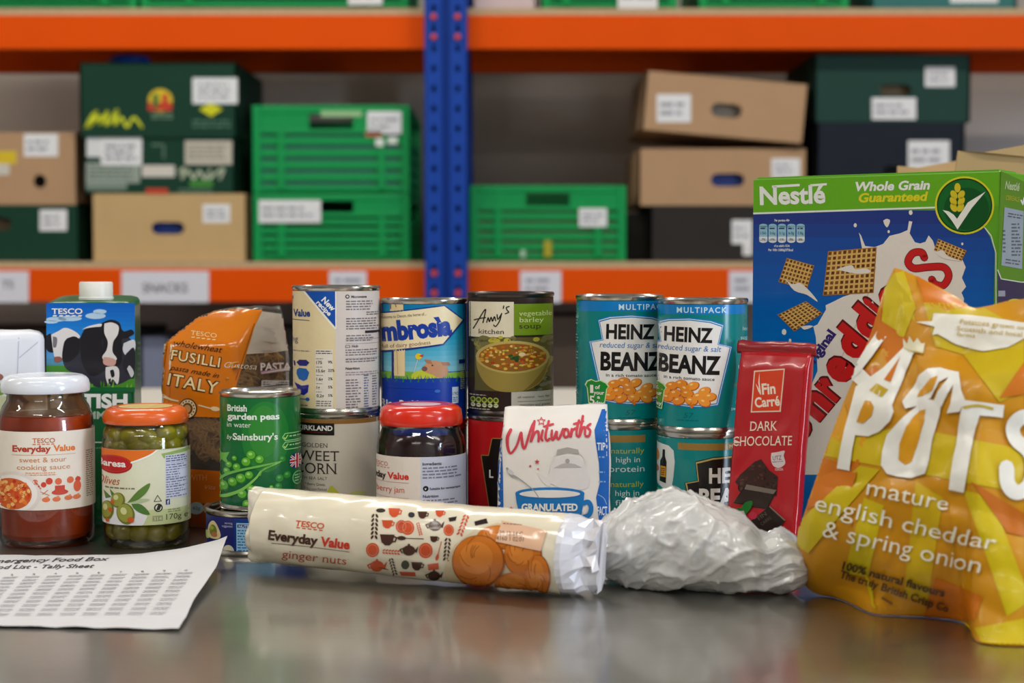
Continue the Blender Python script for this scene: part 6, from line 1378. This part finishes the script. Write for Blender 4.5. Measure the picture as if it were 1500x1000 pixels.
Q_([(440, 482), (370, 540), (290, 630), (262, 720), (256, 790), (285, 835), (340, 856), (410, 862), (488, 832), (510, 760), (530, 640), (565, 520), (572, 478), (540, 452), (490, 448)]); Q_([(458, 508), (492, 498), (486, 560), (450, 660), (425, 740), (415, 775), (382, 790), (347, 762), (352, 680), (385, 590), (420, 540)], BO, 6)
Q_([(690, 450), (800, 462), (896, 476), (888, 542), (766, 530), (735, 680), (690, 932), (610, 915), (640, 740), (672, 512)]); Z([(690, 488), (760, 478), (830, 492)], 14, 4, (196, 168, 40), 6)
Z([(1060, 540), (985, 540), (940, 590), (955, 660), (1020, 720), (1045, 800), (1020, 900), (960, 935), (912, 890), (906, 805)], 76)
c.text('mature', *KR(208, 592), 24, (232, 228, 206), 5, w=121, rot=12); c.text('english cheddar', *KR(78, 632), 25, (232, 228, 206), 5, w=268, rot=13); c.text('& spring onion', *KR(97, 696), 25, (232, 228, 206), 5, w=236, rot=13.5)
c.text('100% natural flavours', *KR(147, 776), 11.5, (58, 34, 12), 5, w=153, rot=15.5, bold=.03); c.text('The truly British Crisp Co', *KR(140, 797), 11.5, (74, 44, 14), 5, w=166, rot=18, bold=.03); c.line([KR(246, 850), KR(272, 866)], 4, (110, 70, 20), 5)
R_([(302, 200), (312, 215), (318, 195), (328, 212), (336, 200), (345, 214), (354, 212), (350, 238), (302, 226)], (226, 220, 190), 5); c.line([KR(303, 228), KR(350, 240)], 2, (206, 190, 120), 6)
R_([(332, 160), (372, 158), (376, 138), (440, 142), (520, 150), (603, 162), (620, 190), (560, 225), (500, 235), (430, 215), (385, 190), (372, 192), (378, 172)], (226, 220, 206), 4)
for (s, x, y, w_) in (('Potatoes grown on', 440, 164, 96), ('Scottish and local', 432, 180, 96), ('farms', 432, 194, 28)): c.text(s, *KR(x, y), 6.4, (186, 156, 40), 6, w=w_, rot=6)
c.build('bag_print', on_mesh(fr_, 1.06), print_mat('crisps_film_ink', .42, coat=.12, var=.03, bump=.25, bscale=30), fr_, 5, step=.00035)
# --- tally sheet
m_paper = mat('office_paper', (204, 203, 205), .7, var=.01)
nu, nv = 90, 40; V = []
ep = [(262, 922, .0012), (272, 905, .003), (283, 880, .0060), (300, 855, .0085), (317, 830, .012), (333, 785, .0235)]
RE = np.array([ground(x, y, z) for x, y, z in ep]); tt = np.linspace(0, 1, 6)
for j in range(nv):
    v = j / (nv - 1); Rr = np.array([np.interp(v, tt, RE[:, k]) for k in range(3)])
    Lp = np.array([-.530, 1.052 + .226 * v, .0012 + .004 * v ** 3])
    for i in range(nu):
        u = i / (nu - 1); p = Lp + (Rr - Lp) * u; flat = .0012 + .0045 * v ** 3; w_ = u ** 7
        p[2] = flat + (Rr[2] - flat) * w_ + .0012 * abs(vn(u * 4, v * 2, 0, 2.5, 4)) + .0006 * math.sin(u * 30) ** 2 * (v < .2)
        p[1] -= .010 * v * max(0, (u - .6) / .4) ** 2 * 0; V.append(tuple(p))
sh = mesh('sheet', V, grid_faces(nu, nv), m_paper, None, True); sh.name = 'tally_sheet'
tag(sh, 'printed white tally sheet lying on the steel table', 'paper')
c = Canvas(); INK = (52, 50, 54)
c.text('Emergency Food Box', 161, 821, 5.6, INK, 2, w=182, align='r', rot=-1.2, bold=.015, shear=.5); c.text('Food List - Tally Sheet', 139, 831.5, 5.6, INK, 2, w=162, align='r', rot=-.8, bold=.015, shear=.5)
q = [np.array(p, float) for p in ((-62, 846), (289, 837), (246, 902), (-118, 905))]
def Gp(u, v): v = v / (v + (1 - v) * 1.28); return tuple(q[0] * (1 - u) * (1 - v) + q[1] * u * (1 - v) + q[2] * u * v + q[3] * (1 - u) * v)
rg = random.Random(6)
for i in range(11):
    c.text(str(i), *Gp((i + .4) / 11, -.02), 2.4, (90, 88, 92), 2, w=4)
    for j in range(11):
        for k in range(2):
            u0, u1 = i / 11 + .012, (i + 1) / 11 - .012; v0 = (j + .12 + k * .36) / 11; v1 = v0 + .22 / 11; c.poly([Gp(u0, v0), Gp(u1 - rg.random() * .012, v0), Gp(u1 - rg.random() * .012, v1), Gp(u0, v1)], rg.choice([(194, 193, 196), (197, 196, 199), (191, 190, 194)]), 2)
o = c.build('sheet_print', on_mesh(sh, 1.15), P_PAP, sh, 10, step=.0001);
